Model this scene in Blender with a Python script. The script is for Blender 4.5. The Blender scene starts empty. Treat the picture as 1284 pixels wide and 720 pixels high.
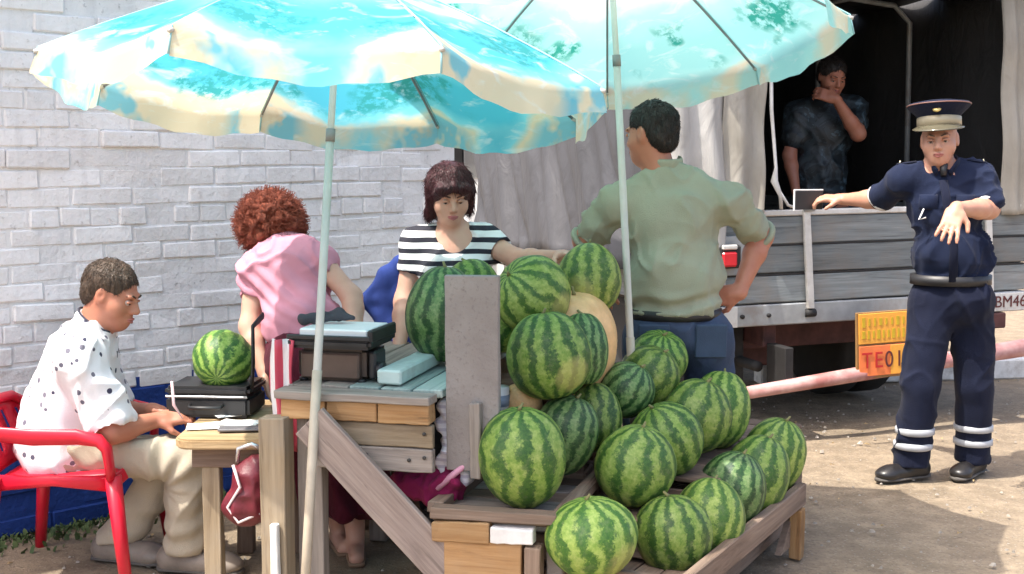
import bpy, bmesh, math, random
import numpy as np
from mathutils import Vector, Matrix, Euler

random.seed(7)
SC = bpy.context.scene
COL = SC.collection

# ------------------------------------------------------------------ camera, sky, sun, exposure
FPX = 1550.0                      # focal length in pixels of the 1284 px wide photograph
CAM_H = 1.5
PITCH = math.atan(160.0 / FPX)
cam_data = bpy.data.cameras.new('camera')
cam = bpy.data.objects.new('camera', cam_data); COL.objects.link(cam)
cam_data.sensor_width = 36.0
cam_data.lens = 36.0 * FPX / 1284.0
cam_data.clip_start = 0.05
cam_data.clip_end = 2000.0
cam.location = (0, 0, CAM_H)
cam.rotation_euler = (math.pi / 2 - PITCH, 0, 0)
SC.camera = cam

SUN_EL = math.radians(64)
SUN_AZ = (-0.86, -0.51)           # horizontal direction towards the sun
world = bpy.data.worlds.new('World'); SC.world = world
world.use_nodes = True
wn = world.node_tree.nodes; wl = world.node_tree.links
bg = wn['Background']
sky = wn.new('ShaderNodeTexSky'); sky.sky_type = 'NISHITA'; sky.sun_disc = False
sky.sun_elevation = SUN_EL
sky.sun_rotation = math.atan2(SUN_AZ[0], SUN_AZ[1])
sky.dust_density = 5.0; sky.air_density = 0.9; sky.ozone_density = 0.4
wl.new(sky.outputs[0], bg.inputs[0]); bg.inputs[1].default_value = 0.15
sun_data = bpy.data.lights.new('sun', 'SUN'); sun_data.energy = 2.45
sun_data.angle = math.radians(0.55); sun_data.color = (1.0, 0.95, 0.87)
sun = bpy.data.objects.new('sun', sun_data); COL.objects.link(sun)
_n = math.hypot(*SUN_AZ)
_sd = Vector((SUN_AZ[0] / _n * math.cos(SUN_EL), SUN_AZ[1] / _n * math.cos(SUN_EL), math.sin(SUN_EL)))
sun.rotation_euler = (-_sd).to_track_quat('-Z', 'Y').to_euler()
sun.location = _sd * 30
SC.view_settings.view_transform = 'Standard'
SC.view_settings.look = 'None'
SC.view_settings.exposure = 1.45
SC.view_settings.gamma = 1.0
SC.cycles.max_bounces = 8
SC.cycles.use_denoising = True

# ------------------------------------------------------------------ helpers
def U(px, py, Y):
    """world point at depth Y seen at a pixel of the photograph"""
    u = (px - 642.0) / FPX; v = (360.0 - py) / FPX
    t = Y / (math.cos(PITCH) + v * math.sin(PITCH))
    return Vector((u * t, Y, CAM_H + t * (-math.sin(PITCH) + v * math.cos(PITCH))))

def link(o, parent=None):
    COL.objects.link(o)
    if parent is not None: o.parent = parent
    return o

def tag(o, label=None, cat=None, group=None, kind=None):
    if label: o['label'] = label
    if cat: o['category'] = cat
    if group: o['group'] = group
    if kind: o['kind'] = kind
    return o

def thing(name, label, cat, loc=(0, 0, 0), rot=(0, 0, 0), group=None):
    o = bpy.data.objects.new(name, None); COL.objects.link(o)
    o.location = loc; o.rotation_euler = rot; o.empty_display_size = 0.1
    return tag(o, label, cat, group)

def mesh_arrays(name, V, F, mat=None, smooth=True, parent=None, off=None):
    """V (n,3), F list/array of quads or tris"""
    V = np.asarray(V, dtype=np.float32)
    if off is not None: V = V - np.asarray(off, dtype=np.float32)
    me = bpy.data.meshes.new(name)
    if isinstance(F, np.ndarray):
        k = F.shape[1]; n = len(F)
        me.vertices.add(len(V)); me.vertices.foreach_set('co', V.ravel())
        me.loops.add(n * k); me.loops.foreach_set('vertex_index', F.astype(np.int32).ravel())
        me.polygons.add(n)
        me.polygons.foreach_set('loop_start', np.arange(0, n * k, k, dtype=np.int32))
        me.polygons.foreach_set('loop_total', np.full(n, k, dtype=np.int32))
        me.update(calc_edges=True)
    else:
        me.from_pydata([tuple(v) for v in V], [], F); me.update()
    if smooth: me.polygons.foreach_set('use_smooth', [True] * len(me.polygons))
    if mat: me.materials.append(mat)
    return link(bpy.data.objects.new(name, me), parent)

def bm_obj(name, bm, mat, parent=None, smooth=False):
    me = bpy.data.meshes.new(name); bm.to_mesh(me); bm.free()
    if smooth: me.polygons.foreach_set('use_smooth', [True] * len(me.polygons))
    if mat: me.materials.append(mat)
    return link(bpy.data.objects.new(name, me), parent)

def box_mesh(name, sx, sy, sz, bev=0.003, jit=0.0, seg=1, cuts=0):
    """box of given size centred on origin, bevelled, corners jittered"""
    bm = bmesh.new()
    bmesh.ops.create_cube(bm, size=1.0)
    for v in bm.verts:
        v.co = Vector((v.co.x * sx, v.co.y * sy, v.co.z * sz))
        if jit: v.co += Vector([random.uniform(-jit, jit) for _ in range(3)])
    if cuts:
        ed = [e for e in bm.edges if abs((e.verts[0].co - e.verts[1].co).x) > sx * 0.5]
        bmesh.ops.subdivide_edges(bm, edges=ed, cuts=cuts, use_grid_fill=True)
        if jit:
            for v in bm.verts: v.co += Vector((0, random.uniform(-jit, jit) * .6, random.uniform(-jit, jit) * .6))
    if bev:
        ed = [e for e in bm.edges if len(e.link_faces) == 2 and e.calc_face_angle() > 0.6]
        bmesh.ops.bevel(bm, geom=ed, offset=bev, segments=seg, affect='EDGES', clamp_overlap=True)
    me = bpy.data.meshes.new(name); bm.to_mesh(me); bm.free()
    return me

def box(name, c, s, mat, parent=None, bev=0.004, rot=(0, 0, 0), jit=0.0, seg=1):
    me = box_mesh(name, *s, bev=bev, jit=jit, seg=seg); me.materials.append(mat)
    o = link(bpy.data.objects.new(name, me), parent); o.location = c; o.rotation_euler = rot
    return o

def plank(name, p0, p1, width, thick, side, mat, parent=None, bev=0.003, jit=0.0025):
    """board from p0 to p1 (length = local X so the grain runs along it), width along 'side'"""
    p0 = Vector(p0); p1 = Vector(p1); d = p1 - p0; L = d.length; x = d / L
    y = Vector(side); y = (y - x * y.dot(x)).normalized(); z = x.cross(y)
    me = box_mesh(name, L, width, thick, bev=bev, jit=jit, cuts=5); me.materials.append(mat)
    o = link(bpy.data.objects.new(name, me), parent)
    M = Matrix((x, y, z)).transposed().to_4x4(); M.translation = (p0 + p1) / 2
    o.matrix_local = M
    return o

def tube_data(path, radii, seg=12, caps=True, flat=None):
    P = [Vector(p) for p in path]; n = len(P)
    if not hasattr(radii, '__len__'): radii = [radii] * n
    V = []; F = []
    ref = None
    for i in range(n):
        a = P[max(i - 1, 0)]; b = P[min(i + 1, n - 1)]; t = (b - a).normalized()
        if ref is None:
            ref = Vector((0, 0, 1)) if abs(t.z) < 0.9 else Vector((1, 0, 0))
        x = (ref - t * ref.dot(t)).normalized(); ref = x; y = t.cross(x)
        r = radii[i]
        rx, ry = r if hasattr(r, '__len__') else (r, r)
        for k in range(seg):
            a_ = 2 * math.pi * k / seg
            V.append(P[i] + x * (math.cos(a_) * rx) + y * (math.sin(a_) * ry))
    for i in range(n - 1):
        for k in range(seg):
            k2 = (k + 1) % seg
            F.append((i * seg + k, i * seg + k2, (i + 1) * seg + k2, (i + 1) * seg + k))
    if caps:
        F.append(tuple(reversed(range(seg)))); F.append(tuple((n - 1) * seg + k for k in range(seg)))
    return V, F

def tube(name, path, radii, mat, parent=None, seg=12, off=None, caps=True, smooth=True):
    V, F = tube_data(path, radii, seg, caps)
    return mesh_arrays(name, [tuple(v) for v in V], F, mat, smooth, parent, off)

def lathe(name, prof, mat, parent=None, seg=24, M=None, smooth=True):
    V = []; F = []
    for (r, z) in prof:
        for k in range(seg):
            a = 2 * math.pi * k / seg
            v = Vector((r * math.cos(a), r * math.sin(a), z)); V.append(M @ v if M else v)
    n = len(prof)
    for i in range(n - 1):
        for k in range(seg):
            k2 = (k + 1) % seg
            F.append((i * seg + k, i * seg + k2, (i + 1) * seg + k2, (i + 1) * seg + k))
    F.append(tuple(reversed(range(seg)))); F.append(tuple((n - 1) * seg + k for k in range(seg)))
    return mesh_arrays(name, [tuple(v) for v in V], F, mat, smooth, parent)

def text_obj(name, s, size, mat, parent, loc, rot, depth=0.002, sx=1.0):
    cu = bpy.data.curves.new(name, 'FONT'); cu.body = s; cu.size = size
    cu.align_x = 'CENTER'; cu.align_y = 'CENTER'; cu.extrude = depth
    tmp = bpy.data.objects.new(name + '_tmp', cu); COL.objects.link(tmp)
    bpy.context.view_layer.update()
    me = bpy.data.meshes.new_from_object(tmp.evaluated_get(bpy.context.evaluated_depsgraph_get()))
    bpy.data.objects.remove(tmp, do_unlink=True)
    me.materials.clear(); me.materials.append(mat)
    o = link(bpy.data.objects.new(name, me), parent); o.location = loc; o.rotation_euler = rot; o.scale = (sx, 1, 1)
    return o

# ------------------------------------------------------------------ numpy noise
def _hash(ix, iy, iz, seed):
    n = (ix * 374761393 + iy * 668265263 + iz * 2147483647 + seed * 974634777) & 0xffffffff
    n = ((n ^ (n >> 13)) * 1274126177) & 0xffffffff
    return ((n ^ (n >> 16)) & 0xffff) / 65535.0

def vnoise(P, scale=1.0, seed=0):
    Q = np.asarray(P, dtype=np.float64) * scale
    i = np.floor(Q).astype(np.int64); f = Q - i; f = f * f * (3 - 2 * f)
    out = 0
    for dx in (0, 1):
        for dy in (0, 1):
            for dz in (0, 1):
                w = (f[:, 0] if dx else 1 - f[:, 0]) * (f[:, 1] if dy else 1 - f[:, 1]) * (f[:, 2] if dz else 1 - f[:, 2])
                out = out + w * _hash(i[:, 0] + dx, i[:, 1] + dy, i[:, 2] + dz, seed)
    return out * 2 - 1

# ------------------------------------------------------------------ signed-distance modeller
class Field:
    def __init__(self, lo, hi, h):
        self.h = h; self.lo = np.array(lo, float)
        self.n = np.ceil((np.array(hi, float) - self.lo) / h).astype(int) + 1
        self.F = np.full(self.n, 0.2, dtype=np.float32)
        self.ax = [self.lo[i] + h * np.arange(self.n[i]) for i in range(3)]
    def _sl(self, lo, hi):
        s = []
        for i in range(3):
            a = int(max(0, math.floor((lo[i] - self.lo[i]) / self.h))); b = int(min(self.n[i], math.ceil((hi[i] - self.lo[i]) / self.h) + 1))
            if b <= a: return None
            s.append(slice(a, b))
        return tuple(s)
    def _xyz(self, s):
        return (self.ax[0][s[0]][:, None, None], self.ax[1][s[1]][None, :, None], self.ax[2][s[2]][None, None, :])
    def _put(self, s, d, k, sub):
        G = self.F[s]
        if sub:
            d = -d
            if k > 0:
                h = np.clip(0.5 - 0.5 * (G - d) / k, 0, 1); self.F[s] = G * (1 - h) + d * h + k * h * (1 - h)
            else: self.F[s] = np.maximum(G, d)
        else:
            if k > 0:
                h = np.clip(0.5 + 0.5 * (G - d) / k, 0, 1); self.F[s] = G * (1 - h) + d * h - k * h * (1 - h)
            else: self.F[s] = np.minimum(G, d)
    def cone(self, a, b, r1, r2, k=0.0, sub=False):
        a = np.array(a, float); b = np.array(b, float); m = max(r1, r2) + k + 4 * self.h
        s = self._sl(np.minimum(a, b) - m, np.maximum(a, b) + m)
        if s is None: return
        x, y, z = self._xyz(s); d = b - a; L2 = max((d * d).sum(), 1e-9)
        t = np.clip(((x - a[0]) * d[0] + (y - a[1]) * d[1] + (z - a[2]) * d[2]) / L2, 0, 1)
        q = np.sqrt((x - a[0] - t * d[0]) ** 2 + (y - a[1] - t * d[1]) ** 2 + (z - a[2] - t * d[2]) ** 2) - (r1 + (r2 - r1) * t)
        self._put(s, q.astype(np.float32), k, sub)
    def ell(self, c, r, R=None, k=0.0, sub=False):
        """ellipsoid, R rows = local axes in world"""
        c = np.array(c, float); r = np.array(r, float); R = np.eye(3) if R is None else np.array(R, float)
        m = r.max() + k + 4 * self.h
        ext = np.sqrt(((R * r[:, None]) ** 2).sum(0)) + k + 4 * self.h
        s = self._sl(c - ext, c + ext)
        if s is None: return
        x, y, z = self._xyz(s); x = x - c[0]; y = y - c[1]; z = z - c[2]
        k0 = 0; k1 = 0
        for i in range(3):
            p = x * R[i, 0] + y * R[i, 1] + z * R[i, 2]
            k0 = k0 + (p / r[i]) ** 2; k1 = k1 + (p / r[i] ** 2) ** 2
        k0 = np.sqrt(k0); k1 = np.sqrt(k1)
        self._put(s, (k0 * (k0 - 1) / np.maximum(k1, 1e-6)).astype(np.float32), k, sub)
    def rbox(self, c, r, R=None, e=0.01, k=0.0, sub=False):
        c = np.array(c, float); r = np.array(r, float); R = np.eye(3) if R is None else np.array(R, float)
        ext = np.abs(R * r[:, None]).sum(0) + k + 4 * self.h
        s = self._sl(c - ext, c + ext)
        if s is None: return
        x, y, z = self._xyz(s); x = x - c[0]; y = y - c[1]; z = z - c[2]
        out = 0; mx = None
        for i in range(3):
            p = np.abs(x * R[i, 0] + y * R[i, 1] + z * R[i, 2]) - (r[i] - e)
            out = out + np.maximum(p, 0) ** 2; mx = p if mx is None else np.maximum(mx, p)
        self._put(s, (np.sqrt(out) + np.minimum(mx, 0) - e).astype(np.float32), k, sub)
    def cut(self, p, n, box=None):
        """remove the half space on the side of n (optionally within a box lo,hi)"""
        p = np.array(p, float); n = np.array(n, float); n = n / np.linalg.norm(n)
        s = (slice(None),) * 3 if box is None else self._sl(*box)
        x, y, z = self._xyz(s)
        d = (x - p[0]) * n[0] + (y - p[1]) * n[1] + (z - p[2]) * n[2]
        self.F[s] = np.maximum(self.F[s], d.astype(np.float32))
    def mesh(self):
        F = self.F; nx, ny, nz = F.shape
        F[0] = F[-1] = 0.1; F[:, 0] = F[:, -1] = 0.1; F[:, :, 0] = F[:, :, -1] = 0.1
        I = F < 0
        cnt = np.zeros((nx - 1, ny - 1, nz - 1), np.uint8)
        cor = [(a, b, c) for a in (0, 1) for b in (0, 1) for c in (0, 1)]
        for a, b, c in cor: cnt += I[a:nx - 1 + a, b:ny - 1 + b, c:nz - 1 + c]
        act = np.argwhere((cnt > 0) & (cnt < 8))
        idx = np.full(cnt.shape, -1, np.int32); idx[act[:, 0], act[:, 1], act[:, 2]] = np.arange(len(act))
        acc = np.zeros((len(act), 3)); w = np.zeros(len(act))
        for i, A in enumerate(cor):
            for j in range(i + 1, 8):
                B = cor[j]
                if sum(abs(A[q] - B[q]) for q in range(3)) != 1: continue
                fa = F[act[:, 0] + A[0], act[:, 1] + A[1], act[:, 2] + A[2]]; fb = F[act[:, 0] + B[0], act[:, 1] + B[1], act[:, 2] + B[2]]
                m = (fa < 0) != (fb < 0)
                t = np.where(m, fa / np.where(m, fa - fb, 1), 0)
                for q in range(3): acc[:, q] += np.where(m, A[q] + t * (B[q] - A[q]), 0)
                w += m
        V = (act + acc / w[:, None]) * self.h + self.lo
        quads = []
        for ax in range(3):
            sl0 = [slice(None)] * 3; sl1 = [slice(None)] * 3; sl0[ax] = slice(0, -1); sl1[ax] = slice(1, None)
            a = I[tuple(sl0)]; b = I[tuple(sl1)]
            e = np.argwhere(a != b)
            o1, o2 = [q for q in range(3) if q != ax]
            e = e[(e[:, o1] > 0) & (e[:, o2] > 0) & (e[:, o1] < F.shape[o1] - 1) & (e[:, o2] < F.shape[o2] - 1)]
            ins = a[e[:, 0], e[:, 1], e[:, 2]]
            def g(d1, d2):
                q = e.copy(); q[:, o1] += d1; q[:, o2] += d2
                return idx[q[:, 0], q[:, 1], q[:, 2]]
            Q = np.stack([g(-1, -1), g(0, -1), g(0, 0), g(-1, 0)], 1)
            if ax == 1: ins = ~ins
            Q[~ins] = Q[~ins][:, ::-1]
            quads.append(Q)
        return V, np.concatenate(quads)

def vnormals(V, Q):
    n = np.cross(V[Q[:, 2]] - V[Q[:, 0]], V[Q[:, 3]] - V[Q[:, 1]])
    N = np.zeros_like(V)
    for i in range(4): np.add.at(N, Q[:, i], n)
    return N / np.maximum(np.linalg.norm(N, axis=1, keepdims=True), 1e-12)

def relax(V, Q, it=1, lam=0.5):
    for _ in range(it):
        A = np.zeros_like(V); c = np.zeros(len(V))
        for i in range(4):
            j = Q[:, (i + 1) % 4]; k = Q[:, i]
            np.add.at(A, k, V[j]); np.add.at(A, j, V[k]); np.add.at(c, k, 1); np.add.at(c, j, 1)
        V = V + lam * (A / c[:, None] - V)
    return V

# ------------------------------------------------------------------ materials
def nodes(name):
    m = bpy.data.materials.new(name); m.use_nodes = True
    nt = m.node_tree; b = nt.nodes['Principled BSDF']
    return m, nt, b
def N(nt, t, **kw):
    n = nt.nodes.new(t)
    for k, v in kw.items():
        if k.startswith('i_'): n.inputs[int(k[2:])].default_value = v
        else: setattr(n, k, v)
    return n
def coords(nt, scale=(1, 1, 1), out='Object'):
    tc = N(nt, 'ShaderNodeTexCoord'); mp = N(nt, 'ShaderNodeMapping')
    mp.inputs['Scale'].default_value = scale
    nt.links.new(tc.outputs[out], mp.inputs[0]); return mp.outputs[0]
def noise(nt, vec, scale, detail=4, rough=0.55, dist=0.0):
    n = N(nt, 'ShaderNodeTexNoise'); n.inputs['Scale'].default_value = scale; n.inputs['Detail'].default_value = detail
    n.inputs['Roughness'].default_value = rough; n.inputs['Distortion'].default_value = dist
    if vec is not None: nt.links.new(vec, n.inputs['Vector'])
    return n.outputs['Fac']
def ramp(nt, fac, stops, interp='LINEAR'):
    r = N(nt, 'ShaderNodeValToRGB'); cr = r.color_ramp; cr.interpolation = interp
    while len(cr.elements) > 1: cr.elements.remove(cr.elements[-1])
    cr.elements[0].position = stops[0][0]; cr.elements[0].color = (*stops[0][1], 1)
    for p, c in stops[1:]:
        e = cr.elements.new(p); e.color = (*c, 1)
    nt.links.new(fac, r.inputs[0]); return r.outputs[0]
def mixc(nt, fac, a, b, mode='MIX'):
    m = N(nt, 'ShaderNodeMix', data_type='RGBA', blend_type=mode)
    for s, v in ((m.inputs[0], fac), (m.inputs[6], a), (m.inputs[7], b)):
        if isinstance(v, (int, float)): s.default_value = v
        elif isinstance(v, tuple): s.default_value = (*v, 1)
        else: nt.links.new(v, s)
    return m.outputs[2]
def math_(nt, op, a, b=None, c=None):
    m = N(nt, 'ShaderNodeMath', operation=op)
    for i, v in enumerate((a, b, c)):
        if v is None: continue
        if isinstance(v, (int, float)): m.inputs[i].default_value = v
        else: nt.links.new(v, m.inputs[i])
    return m.outputs[0]
def bump(nt, b, h, strength=0.3, dist=0.01):
    n = N(nt, 'ShaderNodeBump'); n.inputs['Strength'].default_value = strength; n.inputs['Distance'].default_value = dist
    nt.links.new(h, n.inputs['Height']); nt.links.new(n.outputs[0], b.inputs['Normal'])
def rnd(nt):
    return N(nt, 'ShaderNodeObjectInfo').outputs['Random']

def plain(name, c, rough=0.6, metal=0.0, var=0.12, nscale=18, bstr=0.15, dirt=None, spec=None, coat=0):
    """slightly uneven solid colour"""
    m, nt, b = nodes(name); v = coords(nt)
    f = noise(nt, v, nscale, 5)
    lo = tuple(x * (1 - var) for x in c); hi = tuple(min(1, x * (1 + var)) for x in c)
    col = ramp(nt, f, [(0.3, lo), (0.7, hi)])
    if dirt:
        d = ramp(nt, noise(nt, v, nscale * 0.3, 6, 0.7), [(0.5, (0, 0, 0)), (0.72, (1, 1, 1))])
        col = mixc(nt, d, col, dirt)
    nt.links.new(col, b.inputs['Base Color'])
    b.inputs['Roughness'].default_value = rough; b.inputs['Metallic'].default_value = metal
    if spec is not None: b.inputs['Specular IOR Level'].default_value = spec
    if coat: b.inputs['Coat Weight'].default_value = coat
    if bstr: bump(nt, b, noise(nt, v, nscale * 3, 4), bstr, 0.004)
    return m

def creases(nt, v, fscale):
    tot = None
    for rot, sc, amp in (((0, .6, .2), 1.0, .55), ((0, -.7, .4), 1.3, .45), ((.3, 1.3, 0), 2.2, .25)):
        mp = N(nt, 'ShaderNodeMapping'); mp.inputs['Rotation'].default_value = rot; mp.inputs['Scale'].default_value = (1.5, 1.3, .38)
        nt.links.new(v, mp.inputs[0])
        n = N(nt, 'ShaderNodeTexNoise'); n.noise_type = 'RIDGED_MULTIFRACTAL'; n.inputs['Scale'].default_value = fscale * sc * .55
        n.inputs['Detail'].default_value = 2.5; n.inputs['Roughness'].default_value = .45; n.inputs['Distortion'].default_value = .5
        nt.links.new(mp.outputs[0], n.inputs['Vector'])
        m = math_(nt, 'MULTIPLY', n.outputs['Fac'], amp * .5)
        tot = m if tot is None else math_(nt, 'ADD', tot, m)
    return math_(nt, 'ADD', tot, math_(nt, 'MULTIPLY', noise(nt, v, 300, 2), .05))

def fabric(name, c, var=0.1, rough=0.9, fold=0.6, fscale=9, dots=None):
    m, nt, b = nodes(name); v = coords(nt)
    f = noise(nt, v, 6, 4); lo = tuple(x * (1 - var) for x in c); hi = tuple(min(1, x * (1 + var)) for x in c)
    col = ramp(nt, f, [(0.3, lo), (0.7, hi)])
    nt.links.new(col, b.inputs['Base Color']); b.inputs['Roughness'].default_value = rough
    b.inputs['Specular IOR Level'].default_value = 0.25
    b.inputs['Sheen Weight'].default_value = 0.04
    h = creases(nt, v, fscale)
    bump(nt, b, h, min(1.0, fold * 1.3), 0.05)
    m['col'] = 1
    return m

def wood(name, c1, c2, dark, rough=0.8, wear=0.5, weather=None):
    m, nt, b = nodes(name)
    tc = N(nt, 'ShaderNodeTexCoord'); oi = N(nt, 'ShaderNodeObjectInfo')
    add = N(nt, 'ShaderNodeVectorMath', operation='ADD'); sc = N(nt, 'ShaderNodeVectorMath', operation='SCALE')
    cmb = N(nt, 'ShaderNodeCombineXYZ')
    for i in range(3): nt.links.new(oi.outputs['Random'], cmb.inputs[i])
    nt.links.new(cmb.outputs[0], sc.inputs[0]); sc.inputs['Scale'].default_value = 37.0
    nt.links.new(tc.outputs['Object'], add.inputs[0]); nt.links.new(sc.outputs[0], add.inputs[1])
    mp = N(nt, 'ShaderNodeMapping'); mp.inputs['Scale'].default_value = (1.2, 14, 14); nt.links.new(add.outputs[0], mp.inputs[0])
    mp2 = N(nt, 'ShaderNodeMapping'); mp2.inputs['Scale'].default_value = (4, 90, 90); nt.links.new(add.outputs[0], mp2.inputs[0])
    g = noise(nt, mp.outputs[0], 1.0, 6, 0.65, 1.2); fine = noise(nt, mp2.outputs[0], 1.0, 3, 0.6)
    col = ramp(nt, g, [(0.28, dark), (0.45, c1), (0.68, c2)])
    crk = ramp(nt, noise(nt, mp2.outputs[0], .35, 4, .7, .6), [(.60, (0, 0, 0)), (.70, (.8, .8, .8))])
    col = mixc(nt, math_(nt, 'MULTIPLY', fine, 0.6), col, dark, 'MULTIPLY')
    col = mixc(nt, crk, col, tuple(x * .5 for x in dark))
    st = ramp(nt, noise(nt, add.outputs[0], 5, 5, 0.65), [(0.45, (0, 0, 0)), (0.7, (1, 1, 1))])
    col = mixc(nt, math_(nt, 'MULTIPLY', st, wear), col, weather or tuple(0.5 * x for x in c1))
    hv = N(nt, 'ShaderNodeHueSaturation'); nt.links.new(col, hv.inputs['Color'])
    nt.links.new(math_(nt, 'MULTIPLY_ADD', oi.outputs['Random'], 0.45, 0.78), hv.inputs['Value'])
    nt.links.new(hv.outputs[0], b.inputs['Base Color']); b.inputs['Roughness'].default_value = rough
    b.inputs['Specular IOR Level'].default_value = 0.25
    bump(nt, b, math_(nt, 'ADD', g, math_(nt, 'MULTIPLY', fine, 0.5)), 0.5, 0.006)
    return m

def skin_mat(name, c):
    m, nt, b = nodes(name); v = coords(nt)
    col = ramp(nt, noise(nt, v, 14, 4), [(0.3, tuple(x * y for x, y in zip(c, (0.9, 0.8, 0.78)))), (0.7, c)])
    nt.links.new(col, b.inputs['Base Color']); b.inputs['Roughness'].default_value = 0.5
    b.inputs['Subsurface Weight'].default_value = 0.12; b.inputs['Subsurface Radius'].default_value = (0.02, 0.008, 0.004)
    b.inputs['Subsurface Scale'].default_value = 0.5
    bump(nt, b, noise(nt, v, 120, 3), 0.12, 0.002)
    return m

def hair_mat(name, c, hi):
    m, nt, b = nodes(name); v = coords(nt, (60, 60, 14))
    f = noise(nt, v, 1.5, 5, 0.6, 0.8)
    nt.links.new(ramp(nt, f, [(0.3, c), (0.75, hi)]), b.inputs['Base Color'])
    b.inputs['Roughness'].default_value = 0.42; b.inputs['Specular IOR Level'].default_value = 0.4
    bump(nt, b, f, 0.8, 0.01)
    return m

# ================================================================== SETTING
# ---- ground
def ground_material():
    m, nt, b = nodes('trodden_ground'); v = coords(nt)
    big = noise(nt, v, 0.9, 5, 0.6); mid = noise(nt, v, 7, 6, 0.7); fine = noise(nt, v, 60, 5, 0.7)
    col = ramp(nt, big, [(0.3, (0.185, 0.145, 0.10)), (0.7, (0.27, 0.212, 0.15))])
    col = mixc(nt, ramp(nt, mid, [(0.42, (0, 0, 0)), (0.66, (1, 1, 1))]), col, (0.335, 0.265, 0.185))
    col = mixc(nt, ramp(nt, fine, [(0.5, (0, 0, 0)), (0.75, (0.8, 0.8, 0.8))]), col, (0.13, 0.10, 0.08))
    vo = N(nt, 'ShaderNodeTexVoronoi'); vo.inputs['Scale'].default_value = 45; nt.links.new(v, vo.inputs['Vector'])
    st = ramp(nt, vo.outputs['Distance'], [(0.12, (1, 1, 1)), (0.25, (0, 0, 0))])
    col = mixc(nt, math_(nt, 'MULTIPLY', st, 0.35), col, (0.46, 0.42, 0.37))
    nt.links.new(col, b.inputs['Base Color']); b.inputs['Roughness'].default_value = 0.95
    b.inputs['Specular IOR Level'].default_value = 0.2
    bump(nt, b, math_(nt, 'ADD', math_(nt, 'ADD', mid, math_(nt, 'MULTIPLY', fine, 0.5)), math_(nt, 'MULTIPLY', st, 0.3)), 0.6, 0.02)
    return m
M_GROUND = ground_material()
def make_ground():
    xs = sorted(set([-900, -300, -100, -40, -15] + list(np.linspace(-6, 8, 113)) + [12, 20, 40, 100, 300, 900]))
    ys = sorted(set([-200, -60, -20, -5] + list(np.linspace(0, 14, 113)) + [17, 22, 40, 100, 300, 900]))
    X, Y = np.meshgrid(xs, ys, indexing='ij'); P = np.stack([X.ravel(), Y.ravel(), np.zeros(X.size)], 1)
    near = np.clip(1 - np.maximum(np.abs(P[:, 0]) - 5, 0) / 2, 0, 1) * np.clip(1 - np.maximum(P[:, 1] - 11, 0) / 2, 0, 1)
    P[:, 2] = near * (0.012 * vnoise(P, 1.3, 3) + 0.006 * vnoise(P, 5, 4)) - 0.006
    nx, ny = len(xs), len(ys)
    i, j = np.meshgrid(np.arange(nx - 1), np.arange(ny - 1), indexing='ij')
    a = (i * ny + j).ravel(); F = np.stack([a, a + ny, a + ny + 1, a + 1], 1)
    tag(mesh_arrays('ground', P, F, M_GROUND), kind='structure')
make_ground()

def pebbles():
    V = []; F = []
    for _ in range(1300):
        x = random.uniform(-2.2, 3.6); y = random.uniform(3.6, 8.5); r = random.uniform(0.003, 0.011) * (1.6 if random.random() < .06 else 1)
        b0 = len(V); a0 = random.uniform(0, 6.28); q = random.uniform(.6, 1)
        for k in range(5):
            a = a0 + k * 1.2566; rr = r * random.uniform(.75, 1.2)
            V.append((x + rr * math.cos(a), y + rr * math.sin(a) * q, 0.0)); 
        for k in range(5):
            a = a0 + k * 1.2566 + .3; rr = .6 * r * random.uniform(.7, 1.2)
            V.append((x + rr * math.cos(a), y + rr * math.sin(a) * q, r * random.uniform(.5, .9)))
        for k in range(5):
            k2 = (k + 1) % 5; F.append((b0 + k, b0 + k2, b0 + 5 + k2, b0 + 5 + k))
        F.append(tuple(b0 + 5 + k for k in range(5)))
    o = mesh_arrays('gravel', V, F, plain('gravel_stone', (0.36, 0.32, 0.27), 0.95, var=.5, nscale=9), False)
    tag(o, 'loose pale gravel scattered over the trodden ground', 'gravel', kind='stuff')
pebbles()

def litter():
    m = plain('dry_leaf', (0.42, 0.30, 0.15), 0.9, var=.4, nscale=4)
    V = []; F = []
    for _ in range(90):
        x = random.uniform(-2.0, 3.4); y = random.uniform(4.2, 7.0); s = random.uniform(.008, .022); a = random.uniform(0, 6.28)
        b0 = len(V); c, n_ = math.cos(a), math.sin(a)
        for (u, w, z) in ((-1, 0, .002), (-.3, .42, .008), (.5, .3, .006), (1, 0, .002), (.4, -.35, .01), (-.4, -.4, .004)):
            V.append((x + s * (u * c - w * n_), y + s * (u * n_ + w * c), z + random.uniform(0, .004)))
        F.append(tuple(range(b0, b0 + 6)))
    tag(mesh_arrays('leaf_litter', V, F, m, False), 'dry leaf litter and scraps lying on the ground', 'litter', kind='stuff')
litter()

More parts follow.
